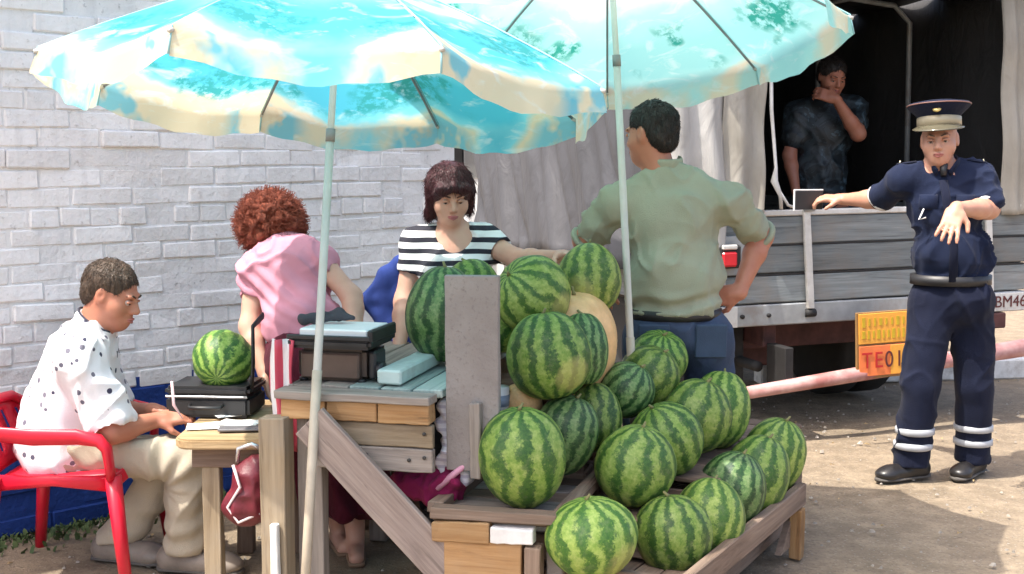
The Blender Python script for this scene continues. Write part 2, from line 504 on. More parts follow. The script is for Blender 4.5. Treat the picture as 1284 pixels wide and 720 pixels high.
def weeds():
    m, nt, b = nodes('weed_leaf'); f = noise(nt, coords(nt), 9, 3)
    nt.links.new(ramp(nt, f, [(.3, (.03, .06, .015)), (.7, (.09, .13, .04))]), b.inputs['Base Color']); b.inputs['Roughness'].default_value = .7
    V = []; F = []
    for _ in range(1500):
        t = random.uniform(-1.6, 1.6); d = abs(random.gauss(0.02, .09)) + .03
        x = WB.x + WD.x * t + WN.x * d; y = WB.y + WD.y * t + WN.y * d
        h = random.uniform(.008, .035); a = random.uniform(0, 6.28); w = .004 + random.random() * .006; lx, ly = math.cos(a) * h * .7, math.sin(a) * h * .7
        px, py = -math.sin(a) * w, math.cos(a) * w; b0 = len(V)
        V += [(x - px, y - py, 0), (x + px, y + py, 0), (x + lx * .5 + px, y + ly * .5 + py, h * .7), (x + lx * .5 - px, y + ly * .5 - py, h * .7), (x + lx, y + ly, h)]
        F += [(b0, b0 + 1, b0 + 2, b0 + 3), (b0 + 3, b0 + 2, b0 + 4)]
    tag(mesh_arrays('weeds', V, F, m, False), 'low dark weeds growing along the foot of the brick wall', 'weeds', kind='stuff')

# ---- whitewashed brick wall
WB = Vector((-1.85, 4.97, 0)); WD = Vector((0.731, 0.682, 0)).normalized(); WN = Vector((WD.y, -WD.x, 0))
def paint_mat(name, c, dark, chips):
    m, nt, b = nodes(name); v = coords(nt)
    oi = N(nt, 'ShaderNodeObjectInfo')
    tc = N(nt, 'ShaderNodeNewGeometry')
    f = noise(nt, tc.outputs['Position'], 3.2, 6, 0.65); f2 = noise(nt, tc.outputs['Position'], 38, 5, 0.65)
    col = ramp(nt, f, [(0.3, tuple(x * .86 for x in c)), (0.7, c)])
    hv = N(nt, 'ShaderNodeHueSaturation'); nt.links.new(col, hv.inputs['Color'])
    nt.links.new(math_(nt, 'MULTIPLY_ADD', oi.outputs['Random'], 0.16, 0.89), hv.inputs['Value'])
    col = mixc(nt, ramp(nt, f2, [(0.60, (0, 0, 0)), (0.74, (.75, .75, .75))]), hv.outputs[0], dark)
    mp = N(nt, 'ShaderNodeMapping'); mp.inputs['Scale'].default_value = (9, 9, 1.1); nt.links.new(tc.outputs['Position'], mp.inputs[0])
    stk = ramp(nt, noise(nt, mp.outputs[0], 1.3, 5, .7), [(.52, (0, 0, 0)), (.78, (.55, .55, .55))])
    col = mixc(nt, stk, col, tuple(x * .62 for x in c))
    nt.links.new(col, b.inputs['Base Color']); b.inputs['Roughness'].default_value = .85
    b.inputs['Specular IOR Level'].default_value = 0.2
    bump(nt, b, math_(nt, 'ADD', f2, math_(nt, 'MULTIPLY', noise(nt, tc.outputs['Position'], 11, 4), 1.5)), .55, 0.012)
    return m
M_WHITE = paint_mat('whitewashed_brick', (0.88, 0.86, 0.84), (0.46, 0.43, 0.40), .1)
M_BLUE = paint_mat('blue_painted_brick', (0.020, 0.055, 0.24), (0.03, 0.04, 0.10), .1)
M_MORTAR_W = paint_mat('whitewashed_mortar', (0.80, 0.785, 0.77), (0.20, 0.19, 0.18), .1)
def brick_wall():
    w = thing('brick_wall', 'whitewashed brick wall with a dark blue painted base behind the seated man', 'wall', (WB.x, WB.y, 0), (0, 0, math.atan2(WD.y, WD.x)))
    # local x along wall, local -y towards the street
    T0, T1, H = -4.6, 2.12, 2.85
    box('wall_core', ((T0 + T1) / 2, 0.108, H / 2), (T1 - T0 - .012, 0.236, H), M_MORTAR_W, w, 0.0)
    box('blue_base_mortar', ((T0 + T1) / 2 - .1, 0.107, 0.29), (T1 - T0 - .25, 0.24, 0.578), M_BLUE, w, 0.0)
    def mesh_b(mat, L, k):
        me = box_mesh('brick', L, .03, .072, bev=.006, jit=.0035, seg=1); me.materials.append(mat); return me
    full = {m_: [mesh_b(m_, .256, k) for k in range(6)] for m_ in (M_WHITE, M_BLUE)}
    half = {m_: [mesh_b(m_, .122, k) for k in range(3)] for m_ in (M_WHITE, M_BLUE)}
    Vr, Fr = [], []; n = 0
    rows = int(H / .077)
    for r in range(rows):
        z = .038 + r * .077; mat = M_BLUE if z < .56 else M_WHITE
        header = (r % 6 == 4)
        L = .125 if header else .26
        x = T0 + .13 + (0 if r % 2 else L / 2)
        while x < T1 - L / 2:
            seen = -.75 < x < 2.12 and ((z < .56 and x < 1.45) or (.56 < z < 2.16)) and not (z > 1.86 and x > .9)
            yy = random.gauss(0, .0036); zz = z + random.gauss(0, .0028) + .006 * math.sin(x * 1.3 + r * .7)
            rt = (random.gauss(0, .03), random.gauss(0, .012), random.gauss(0, .014))
            if seen and n < 300:
                me = random.choice((half if header else full)[mat]); n += 1
                o = link(bpy.data.objects.new('brick', me), w); o.location = (x, yy, zz); o.rotation_euler = rt
                o.scale = (random.uniform(.975, 1.01), 1, random.uniform(.94, 1.05))
            else:
                me = random.choice((half if header else full)[mat]); M = Matrix.Translation((x, yy, zz)) @ Euler(rt).to_matrix().to_4x4()
                b0 = len(Vr); Vr += [tuple(M @ v.co) for v in me.vertices]; Fr.append((mat, [tuple(b0 + i for i in p.vertices) for p in me.polygons]))
            x += L
    faces = [f for _, fs in Fr for f in fs]
    o = mesh_arrays('outlying_bricks', Vr, faces, M_WHITE, False, w); o.data.materials.append(M_BLUE)
    o.data.polygons.foreach_set('material_index', [0 if m_ is M_WHITE else 1 for m_, fs in Fr for _ in fs])
    o['kind'] = 'stuff'
    # eave above the picture, unseen, added to dim the upper wall
    wd = plain('added_eave_boards', (.22, .2, .18), .8)
    box('added_eave', ((T0 + T1) / 2, 0.03, H + .06), (T1 - T0 + .1, .5, .1), wd, w, .01)
    return w
WALL = brick_wall()
weeds()

# ---- far background seen past the wall's end
def far_tree(x, y, h, r, label, seed):
    rs = np.random.RandomState(seed)
    t = thing('tree', label, 'tree', (x, y, 0), group='trees beyond the wall')
    bark = plain('bark', (.12, .09, .07), .9, var=.3)
    tube('trunk', [(0, 0, 0), (.05, 0, h * .3), (-.05, .05, h * .55), (0, 0, h * .8)], [.16, .12, .08, .03], bark, t)
    m, nt, b = nodes('foliage'); f = noise(nt, coords(nt), 3, 4)
    nt.links.new(ramp(nt, f, [(.3, (.035, .075, .02)), (.7, (.10, .17, .05))]), b.inputs['Base Color'])
    V = []; F = []
    cl = rs.normal(0, 1, (60, 3)); cl /= np.linalg.norm(cl, axis=1)[:, None]; cl *= rs.uniform(.3, 1, (60, 1)) * r; cl[:, 2] = cl[:, 2] * 1.1 + h * .65
    for c in cl:
        for _ in range(70):
            p = c + rs.normal(0, r * .17, 3); s = rs.uniform(.06, .12); d = rs.normal(0, 1, (2, 3)); b0 = len(V)
            e1 = d[0] / np.linalg.norm(d[0]) * s; e2 = d[1] / np.linalg.norm(d[1]) * s * .6
            V += [tuple(p - e1), tuple(p + e2), tuple(p + e1), tuple(p - e2)]; F.append((b0, b0 + 1, b0 + 2, b0 + 3))
    mesh_arrays('crown', V, F, m, False, t)
far_tree(-1.5, 17, 4.2, 1.6, 'green leafy tree behind the end of the brick wall', 3)
far_tree(0.8, 22, 5.0, 2.0, 'taller dark green tree farther off beyond the truck cab', 5)
far_tree(-4.0, 20, 4.6, 1.8, 'broad green tree far behind the brick wall', 6)
box_ = thing('shed', 'pale plastered shed far beyond the end of the brick wall', 'shed', (-1.2, 14.2, 0))
box('wall', (0, 0, 1.0), (3.0, 2.0, 2.0), plain('pale_plaster', (.62, .6, .55), .9), box_, .01)
box('roof', (0, 0, 2.06), (3.3, 2.3, .12), plain('sheet_roof', (.3, .3, .3), .6), box_, .01)

# ---- white kerb behind the truck, right edge
M_KERB = plain('kerb_paint', (.78, .77, .74), .8, var=.1, dirt=(.4, .37, .33))
for i in range(7):
    o = box('kerb_stone', (2.0 + i * .72, 8.25 + i * .10, .07), (.71, .16, .14), M_KERB, None, .012, (0, 0, .14))
    tag(o, ['white painted kerb stone behind the officer and under the truck', 'white painted kerb stone next along behind the officer'][0] if 0 else
        '%s white kerb stone from the left in the row behind the truck' % ['first', 'second', 'third', 'fourth', 'fifth', 'sixth', 'seventh'][i], 'kerb', 'white kerb stones behind the truck')

# ================================================================== TRUCK
def truck():
    T = thing('truck', 'old flatbed truck with grey tarpaulin cover and open back behind the officer', 'truck', (0.85, 6.5, 0.0), (0, -.012, math.radians(18)))
    board = wood('truck_board', (.26, .29, .30), (.36, .39, .395), (.12, .135, .14), .7, .6, (.26, .225, .19))
    metal = plain('grey_steel', (.36, .375, .38), .5, .25, .2, 10, .2, (.27, .22, .18))
    pale = plain('pale_steel', (.62, .61, .58), .55, .1, .15, 10, .2, (.4, .34, .28))
    rust = plain('chassis_red', (.075, .028, .026), .75, 0, .4, 12, .3)
    black = plain('chassis_black', (.018, .017, .017), .7, 0, .3)
    rubber = plain('tyre_rubber', (.02, .02, .02), .85)
    W = 2.25; L = 3.3
    # floor, sides
    for k in range(9):
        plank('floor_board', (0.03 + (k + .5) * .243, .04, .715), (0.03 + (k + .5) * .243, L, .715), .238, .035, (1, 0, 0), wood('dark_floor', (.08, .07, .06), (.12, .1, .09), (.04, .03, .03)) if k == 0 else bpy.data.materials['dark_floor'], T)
    for sx, x in ((0, .0), (1, W)):
        for k in range(3):
            plank('side_board', (x, .03, .80 + k * .155), (x, L, .80 + k * .155), .15, .03, (0, 0, 1), board, T)
    # tailgate
    x0 = .27
    tail = [('tailgate_board', .795), ('tailgate_board', .955), ('tailgate_board', 1.11)]
    for n_, z in tail:
        p = plank(n_, (x0, -.012, z), (W, -.012, z), .150, .03, (0, 0, 1), board, T, .006)
    box('top_rail', ((x0 + W) / 2, -.014, 1.205), (W - x0, .045, .032), pale, T, .006)
    for z in (.873, 1.032):
        box('seam_rail', ((x0 + W) / 2, -.018, z), (W - x0 - .02, .02, .010), black, T, .002)
    sill = box('sill', ((x0 + W) / 2, .0, .655), (W - x0, .075, .115), metal, T, .006)
    box('end_plate', (x0 + .05, -.043, .655), (.10, .008, .112), pale, T, .002)
    for xx in (.40, .56, 1.52, 1.9):
        tube('bolt', [(xx, -.036, .655), (xx, -.05, .655)], .012, black, T, 8)
    for xx in (.78, 1.96):
        h = plank('hinge', (xx, -.045, 1.22), (xx + .035, -.045, .68), .042, .022, (1, 0, 0), pale, T, .004, .001)
        tube('hinge_pin', [(xx + .006, -.04, .655), (xx + .066, -.04, .655)], .022, black, T, 10)
        tube('hinge_hook', [(xx - .02, -.06, 1.225), (xx + .04, -.06, 1.225)], .014, metal, T, 10)
    # tail light cluster
    red = plain('red_lens', (.62, .03, .04), .25, 0, .1, 10, 0)
    tl = box('tail_light', (.30, -.075, .985), (.125, .05, .125), black, T, .012)
    box('red_lens', (-.012, -.03, -.012), (.088, .022, .08), red, tl, .010)
    box('white_lens', (-.012, -.03, .052), (.088, .02, .026), pale, tl, .006)
    box('light_bracket', (.33, -.03, .985), (.17, .03, .21), metal, T, .004)
    # chassis and wheels
    for xx in (.62, 1.55):
        box('chassis_rail', (xx, 1.75, .53), (.08, 3.4, .13), rust, T, .006)
    box('cross_member', (1.08, .32, .50), (1.5, .08, .16), rust, T, .006)
    box('tool_box', (.72, .62, .40), (.55, .3, .24), rust, T, .015)
    box('mud_guard', (.36, .72, .62), (.42, .9, .02), black, T, .005)
    box('mud_flap', (.36, .26, .40), (.42, .015, .36), black, T, .004)
    for wx in (.36, 1.60):
        for wy in ([.62] if wx > 1 else [.78]):
            for dx in (-.11, .11):
                wh = bpy.data.objects.new('wheel', None); link(wh, T); wh.location = (wx + dx, wy + .25, .355); wh.rotation_euler = (0, math.pi / 2, 0)
                lathe('tyre', [(.20, -.09), (.27, -.1), (.335, -.095), (.355, -.07), (.355, .07), (.335, .095), (.27, .1), (.20, .09)], rubber, wh, 28)
                lathe('rim', [(.02, -.03), (.19, -.05), (.205, -.085), (.205, .085), (.19, .05), (.02, .03)], metal, wh, 20)
    tube('axle', [(.3, .95, .36), (1.7, .95, .36)], .05, black, T)
    tube('exhaust', [(.55, .05, .36), (.55, 1.8, .36)], .03, black, T)
    # red-and-white painted under-run pole
    m, nt, b = nodes('pink_pole'); f = noise(nt, coords(nt), 7, 4, .6)
    nt.links.new(ramp(nt, f, [(.35, (.36, .14, .13)), (.65, (.58, .36, .34))]), b.inputs['Base Color']); b.inputs['Roughness'].default_value = .55
    tube('bumper_pole', [(.34, -.17, .265), (1.2, -.17, .335), (2.5, -.17, .43)], [.034, .042, .055], m, T, 14)
    for xx, zz in ((.62, .29), (1.9, .40)):
        box('pole_bracket', (xx, -.06, zz + .09), (.05, .2, .22), black, T, .004)
    # orange warning plate
    orange = plain('orange_plate', (.78, .36, .05), .5, 0, .1, 14, .1); red_o = plain('red_orange_plate', (.80, .20, .06), .5, 0, .15, 9, .1)
    frame = plain('plate_frame', (.30, .17, .06), .6); ink_r = plain('red_ink', (.5, .02, .02), .6, bstr=0); ink_d = plain('dark_ink', (.10, .02, .02), .6, bstr=0)
    ink_y = plain('olive_ink', (.52, .36, .02), .6, bstr=0)
    px_, py_, pz_ = 1.165, -.215, .485
    pl = bpy.data.objects.new('warning_plate', None); link(pl, T); pl.location = (px_, py_, pz_); pl.rotation_euler = (0, -.03, -.1)
    box('plate_backing', (0, .012, 0), (.315, .012, .365), frame, pl, .003)
    box('upper_panel', (0, 0, .092), (.29, .008, .165), orange, pl, .002)
    box('lower_panel', (0, 0, -.085), (.285, .008, .165), red_o, pl, .002)
    box('lower_right_panel', (.09, -.0055, -.085), (.10, .004, .16), orange, pl, .001)
    for row, n_ in ((.128, 8), (.06, 9)):
        random.seed(int(row * 1000))
        for k in range(n_):
            box('letter_stroke', (-.118 + k * .236 / (n_ - 1), -.0055, row), (.011 if k % 3 else .018, .003, random.uniform(.035, .055)), ink_y, pl, 0)
    for ch, xx, mt in (('T', -.10, ink_r), ('E', -.032, ink_r), ('0', .03, ink_d), ('1', .09, ink_d)):
        text_obj('digit', ch, .125, mt, pl, (xx, -.009, -.085), (math.pi / 2, 0, 0), .0012, .85)
    # number plate
    npl = box('number_plate', (2.13, -.045, .655), (.36, .01, .105), plain('number_plate_white', (.6, .6, .57), .6, dirt=(.35, .32, .28)), T, .003)
    text_obj('plate_number', 'BM46', .095, ink_d, npl, (0, -.008, 0), (math.pi / 2, 0, 0), .0012)
    lb = box('lamp_block', (2.02, -.02, .55), (.16, .08, .09), rust, T, .008)
    # cab
    cabc = plain('cab_paint', (.55, .57, .58), .35, 0, .08, 5, .05)
    box('cab', (W / 2 + .02, L + .75, 1.25), (W - .1, 1.3, 1.7), cabc, T, .08, seg=3)
    box('cab_window', (.06, L + .75, 1.62), (.02, .8, .55), plain('cab_glass', (.02, .025, .03), .08, bstr=0), T, .01)
    tube('mirror_arm', [(.08, L + .9, 1.15), (-.16, L + .7, 1.45), (-.10, L + .75, 2.0)], .035, black, T)
    box('mirror', (-.12, L + .62, 1.45), (.2, .05, .34), black, T, .02)
    for s in (.25, W - .25):
        wh = bpy.data.objects.new('wheel', None); link(wh, T); wh.location = (s, L + .75, .355); wh.rotation_euler = (0, math.pi / 2, 0)
        lathe('tyre', [(.20, -.09), (.335, -.095), (.355, -.07), (.355, .07), (.335, .095), (.20, .09)], rubber, wh, 28)
        lathe('rim', [(.02, -.03), (.205, -.085), (.205, .085), (.02, .03)], metal, wh, 20)
    # tarpaulin
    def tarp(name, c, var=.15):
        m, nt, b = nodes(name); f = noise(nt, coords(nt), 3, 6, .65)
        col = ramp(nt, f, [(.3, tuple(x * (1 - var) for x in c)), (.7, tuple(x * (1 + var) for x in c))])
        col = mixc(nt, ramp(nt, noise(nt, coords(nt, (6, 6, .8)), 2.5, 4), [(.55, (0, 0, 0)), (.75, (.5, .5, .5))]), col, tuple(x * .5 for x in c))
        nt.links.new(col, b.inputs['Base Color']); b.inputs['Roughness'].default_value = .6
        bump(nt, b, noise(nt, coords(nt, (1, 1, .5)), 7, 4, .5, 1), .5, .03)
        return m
    tg = tarp('grey_tarpaulin', (.065, .065, .071)); td = tarp('shade_toned_tarpaulin', (.035, .033, .032)); tl_ = tarp('pale_tarpaulin', (.44, .425, .40), .1); tb = tarp('tan_tarpaulin', (.34, .315, .27), .12)  # dark canvas carries the hold's shade in its colour; rear flaps are lighter
    def sheet(name, fn, nu, nv, mat, th=.004):
        V = []; F = []
        for i in range(nu + 1):
            for j in range(nv + 1): V.append(fn(i / nu, j / nv))
        for i in range(nu):
            for j in range(nv):
                a = i * (nv + 1) + j; F.append((a, a + nv + 1, a + nv + 2, a + 1))
        o = mesh_arrays(name, V, F, mat, True, T)
        md = o.modifiers.new('thickness', 'SOLIDIFY'); md.thickness = th; md.offset = 0
        return o
    TOP = 2.52
    def left_side(u, v):   # u along length, v up
        y = u * L; z = .88 + v * (TOP - .88)
        sl = y + (1 - v) * .7
        fold = .05 * (1 - 2 * abs(math.sin(sl * 3.4 + .4 * math.sin(z * 3))) ** .55) + .018 * math.sin(sl * 19 + z * 2.5) + .010 * math.sin(sl * 33 - z)
        return (-.10 + fold * (1.2 - .7 * v), y, z + .02 * math.sin(y * 5))
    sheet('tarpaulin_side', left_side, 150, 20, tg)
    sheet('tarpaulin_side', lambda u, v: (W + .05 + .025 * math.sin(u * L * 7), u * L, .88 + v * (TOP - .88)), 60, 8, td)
    sheet('tarpaulin_roof', lambda u, v: (-.04 + v * (W + .09), -.30 + u * (L + .30), TOP + .12 * math.sin(v * math.pi) - .03 * abs(math.sin(u * 9.4))), 40, 12, td)  # overhang past the tail, added to shade the inside
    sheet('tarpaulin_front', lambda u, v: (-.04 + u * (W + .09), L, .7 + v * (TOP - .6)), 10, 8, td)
    def flap_l(u, v):
        x = -.05 + u * .33; z = .80 + v * (TOP - .80)
        return (x, -.05 + .02 * math.sin(u * 11 + z * 1.5) + .014 * math.sin(z * 9 + u * 6) - .03 * (1 - v), z)
    sheet('rear_flap', flap_l, 24, 40, tl_)
    def flap_l2(u, v):
        x = .27 + u * .235 ; z = 1.20 + v * (TOP - 1.20)
        return (x, -.075 + .022 * math.sin(u * 9 + 1) + .012 * math.sin(z * 13 + u * 5) + .01 * math.sin(z * 5), z)
    sheet('rear_flap', flap_l2, 20, 40, tb)
    def flap_r(u, v):
        x = 2.06 + u * .27 ; z = 1.16 + v * (TOP - 1.16)
        return (x - .05 * v, -.06 + .02 * math.sin(u * 13 + z) + .01 * math.sin(z * 11), z)
    sheet('rear_flap', flap_r, 20, 40, tb)
    for yy in (.02, 1.1, 2.2, 3.25):
        tube('hoop', [(.02, yy, .8), (.02, yy, 2.36), (.14, yy, 2.47), (W / 2, yy, 2.58), (W - .14, yy, 2.47), (W - .02, yy, 2.36), (W - .02, yy, .8)], .018, metal, T, 10)
    for xx in (.5, 1.12, 1.75):
        tube('roof_rail', [(xx, .02, 2.50), (xx, 3.25, 2.50)], .015, metal, T, 8)
    tube('tie_strap', [(.525, -.09, 2.2), (.53, -.10, 1.75), (.56, -.10, 1.45), (.545, -.11, 1.38), (.59, -.10, 1.30), (.60, -.09, 1.23)], [.010, .010, .009, .02, .012, .01], pale, T, 8)
    tube('rope', [(.56, -.10, 1.36), (.63, -.11, 1.25), (.68, -.10, 1.235)], .008, pale, T, 8)
    return T
TRUCK = truck()

# ================================================================== STALL
W_GREY = wood('weathered_plank', (.36, .31, .27), (.50, .44, .38), (.17, .14, .12), .85, .45, (.27, .24, .22))
W_PINK = wood('weathered_pink_plank', (.40, .32, .28), (.54, .45, .39), (.20, .15, .13), .85, .4, (.30, .25, .23))
W_YEL = wood('yellow_pine', (.40, .315, .21), (.50, .41, .29), (.21, .155, .10), .8, .5, (.30, .26, .21))
W_ORG = wood('sawn_orange_end', (.52, .31, .14), (.62, .41, .21), (.30, .17, .08), .8, .4, (.38, .26, .16))
W_BRN = wood('brown_plank', (.27, .19, .14), (.38, .28, .21), (.13, .09, .065), .8, .35, (.2, .15, .12))
W_TEAL = wood('faded_teal_plank', (.36, .45, .42), (.50, .58, .54), (.22, .27, .25), .8, .3, (.42, .42, .37))
def grey_board():
    m, nt, b = nodes('rough_grey_board'); v = coords(nt)
    f = noise(nt, v, 5, 6, .65); g = noise(nt, v, 70, 4, .7)
    col = ramp(nt, f, [(.3, (.22, .19, .175)), (.7, (.31, .28, .26))])
    col = mixc(nt, ramp(nt, g, [(.55, (0, 0, 0)), (.7, (.9, .9, .9))]), col, (.20, .17, .16))
    nt.links.new(col, b.inputs['Base Color']); b.inputs['Roughness'].default_value = .9
    bump(nt, b, math_(nt, 'ADD', f, g), .5, .006)
    return m
M_GB = grey_board()
A14 = math.radians(14)
SX = Vector((math.cos(A14), -math.sin(A14), 0)); SY = Vector((math.sin(A14), math.cos(A14), 0)); SZ = Vector((0, 0, 1))
S0 = U(345, 492, 3.86); S0.z = 0
def S(x, y, z): return S0 + SX * x + SY * y + SZ * z
def stall():
    t = thing('market_counter', 'weathered wooden market counter with diagonal brace under the scale', 'stall', (0, 0, 0))
    # top slab boards (planks run in depth), teal faded
    plank('counter_edge', S(0.0, .03, .762), S(.515, .03, .762), .085, .028, SY, W_GREY, t)
    for k in range(5):
        x = .06 + k * .105
        plank('counter_plank', S(x, .08, .768), S(x, 1.0, .775), .099, .024, SX, W_TEAL if k > 1 else W_GREY, t)
    # sawn blocks under the edge
    for x0, x1 in ((.015, .165), (.17, .335), (.34, .51)):
        plank('sawn_block', S(x0, .035, .716), S(x1, .035, .716), .062, .062, SY, W_ORG, t, .003)
    for k in range(2):
        plank('apron_board', S(.13, .03, .645 - k * .078), S(.515, .03, .645 - k * .078), .074, .025, SZ, W_GREY if k else W_YEL, t)
    # legs
    plank('post', S(.0, .0, 0), S(.0, .0, .69), .09, .07, SX, W_YEL, t)
    plank('post', S(.095, .07, 0), S(.095, .07, .69), .085, .05, SX, W_GREY, t)
    plank('post', S(.0, .95, 0), S(.0, .95, .75), .07, .07, SX, W_GREY, t)
    plank('post', S(.52, .95, 0), S(.52, .95, .75), .07, .07, SX, W_GREY, t)
    plank('side_rail', S(.02, .12, .71), S(.02, .92, .71), .07, .04, SZ, W_GREY, t)
    plank('brace', S(.135, -.045, .69), S(.835, -.045, -.0), .125, .032, SX, W_PINK, t)
    plank('white_batten', S(.012, -.05, 0), S(.012, -.05, .355), .028, .02, SX, plain('white_batten_paint', (.78, .78, .74), .6), t)
    for (x, z) in ((.20, .63), (.44, .57), (.30, .58), (.49, .655), (.49, .58), (.17, .655), (.47, .72)):
        p = S(x, .014, z); tube('nail', [p, p - SY * .004], .006, plain('nail_steel', (.05, .045, .04), .6) if 'nail_steel' not in bpy.data.materials else bpy.data.materials['nail_steel'], t, 8)
    # tall grey board at the right end
    p = plank('upright_board', U(594, 590, 3.80), U(592, 345, 3.80), .172, .025, SX, M_GB, t, .003, .002)
    plank('upright_batten', U(598, 600, 3.775), U(597, 505, 3.775), .036, .03, SX, W_GREY, t)
    return t
STALL = stall()

# loose teal board and beam on the counter
o = plank('loose_plank', S(.345, .10, .812), S(.345, .56, .812), .085, .045, SX, plain('pale_teal_paint', (.50, .62, .58), .6, var=.12, nscale=12, dirt=(.35, .38, .35)), None, .006)
tag(o, 'pale teal painted plank lying loose on the counter beside the scale', 'plank')
o = plank('wooden_beam', S(.17, 1.02, .835), S(.62, .80, .835), .095, .05, SZ, W_GREY, None)
tag(o, 'brown wooden beam on edge at the back of the counter', 'beam')

# lower tray and right-hand display tray
def trays():
    t = thing('display_rack', 'low brown wooden display rack carrying the piled watermelons', 'rack', (0, 0, 0))
    z = .43
    a = U(541, 640, 3.70); a.z = z; b = U(700, 651, 3.61); b.z = z
    c = U(742, 598, 4.02); c.z = z; c = b + (c - b) * 1.55; d = a + (c - b)
    ey = (c - b).normalized(); ex = (b - a).normalized()
    plank('front_rail', a + SZ * .0, b, .034, .05, SZ, W_BRN, t)
    plank('side_rail', b + ey * .03, c, .034, .05, SZ, W_BRN, t)
    plank('side_rail', a + ey * .03, d, .034, .05, SZ, W_BRN, t)
    plank('back_rail', d + ex * .03, c - ex * .03, .034, .045, SZ, W_BRN, t)
    n = 6; wdt = (c - b).length / n
    for k in range(n):
        s0 = a + ey * (wdt * (k + .5)) - SZ * .022; s1 = b + ey * (wdt * (k + .5)) - SZ * .022
        plank('tray_board', s0, s1, wdt * .94, .018, ey, W_GREY if k % 2 else W_BRN, t)
    # sawn rail ends and box below the front rail
    f = -SY * .01
    plank('sawn_block', a + ex * .01 + f - SZ * .056, a + ex * .19 + f - SZ * .052, .062, .05, SZ, W_ORG, t)
    plank('white_block', a + ex * .195 + f - SZ * .055, a + ex * .325 + f - SZ * .055, .048, .05, SZ, plain('white_block_paint', (.75, .73, .70), .7), t)
    for k in range(3):
        plank('box_board', a + ex * .05 + f - SZ * (.135 + k * .125), a + ex * .29 + f - SZ * (.135 + k * .125), .118, .04, SZ, W_ORG if k == 0 else W_BRN, t)
    plank('box_corner', b - ex * .07 + f - SZ * .43, b - ex * .07 + f - SZ * .085, .05, .06, ex, W_BRN, t)
    plank('box_corner', b - ex * .02 + ey * .05 - SZ * .43, b - ex * .02 + ey * .05 - SZ * .02, .05, .05, ex, M_GB, t)
    for q in (a + ey * .05 + ex * .04, d + ex * .05, c - ex * .05):
        plank('leg', Vector((q.x, q.y, 0)), Vector((q.x, q.y, z - .03)), .06, .05, ex, W_BRN, t)
    # right tray, turned 29 degrees
    zr = .235
    e = Vector((.50, 3.52, zr)); g = Vector((1.105, 4.60, zr)); dr = (g - e).normalized(); nr = Vector((-dr.y, dr.x, 0))
    plank('edge_plank', e, g, .085, .035, SZ, W_BRN, t, .004)
    wd = .44
    for k in range(5):
        q = nr * (.05 + wd * (k + .5) / 5.2)
        plank('tray_board', e + q - SZ * .02, g + q - SZ * .02, wd / 5.5, .02, nr, W_BRN, t)
    plank('edge_plank', g + nr * .02, g + nr * wd, .07, .03, SZ, W_BRN, t)
    plank('edge_plank', e + nr * .02, e + nr * wd, .07, .03, SZ, W_BRN, t)
    # end leg with triangular brace
    lg = g - dr * .06 - nr * .0
    plank('leg', Vector((lg.x, lg.y, 0)), Vector((lg.x, lg.y, zr - .045)), .05, .045, dr, W_ORG, t)
    bm = bmesh.new()
    vs = []
    for s in (-.012, .012):
        for (u, w_) in ((-.03, -.045), (-.03, -.19), (-.20, -.19)): vs.append(bm.verts.new(g + dr * u + nr * (s + .03) + SZ * (w_ + .0)))
    bm.faces.new(vs[:3]); bm.faces.new(vs[3:][::-1])
    for i in range(3): bm.faces.new((vs[i], vs[3 + i], vs[3 + (i + 1) % 3], vs[(i + 1) % 3]))
    bm_obj('brace', bm, W_BRN, t)
    for q in (e + dr * .1, e + nr * wd + dr * .1, g + nr * wd - dr * .08):
        plank('leg', Vector((q.x, q.y, 0)), Vector((q.x, q.y, zr - .045)), .05, .045, dr, W_BRN, t)
    return t
RACK = trays()

def crate(c, s, rz, label, mat=None):
    """slatted crate: corner posts, slats, top"""
    mat = mat or W_BRN
    t = thing('crate', label, 'crate', (c[0], c[1], c[2]), (0, 0, rz), group='wooden crates under the pile')
    sx, sy, sz = s
    for i in (-1, 1):
        for j in (-1, 1):
            plank('corner_post', (i * (sx / 2 - .02), j * (sy / 2 - .02), 0), (i * (sx / 2 - .02), j * (sy / 2 - .02), sz - .02), .035, .035, (1, 0, 0), mat, t)
    n = max(2, int(sz / .11))
    for k in range(n):
        z = (k + .5) * (sz - .02) / n
        for j in (-1, 1):
            plank('slat', (-sx / 2, j * sy / 2, z), (sx / 2, j * sy / 2, z), .085, .014, (0, 0, 1), mat, t)
            plank('slat', (j * sx / 2, -sy / 2 + .01, z), (j * sx / 2, sy / 2 - .01, z), .085, .014, (0, 0, 1), mat, t)
    m = max(3, int(sy / .1))
    for k in range(m):
        y = -sy / 2 + (k + .5) * sy / m
        plank('lid_board', (-sx / 2, y, sz - .009), (sx / 2, y, sz - .009), sy / m * .92, .016, (0, 1, 0), mat, t)
    return t
crate((.78, 4.62, 0), (.36, 1.05, .42), -math.radians(29), 'tall brown crate under the second row of melons at the back')
crate((.48, 4.12, 0), (.34, .6, .36), -math.radians(29), 'brown crate behind the front melon row beside the low tray')
crate((.66, 4.72, 0), (.26, .40, .58), -math.radians(24), 'narrow tall crate under the melons by the umbrella pole')
crate((.10, 4.36, .0), (.40, .40, .70), -A14, 'large crate holding the upper melons behind the upright board')

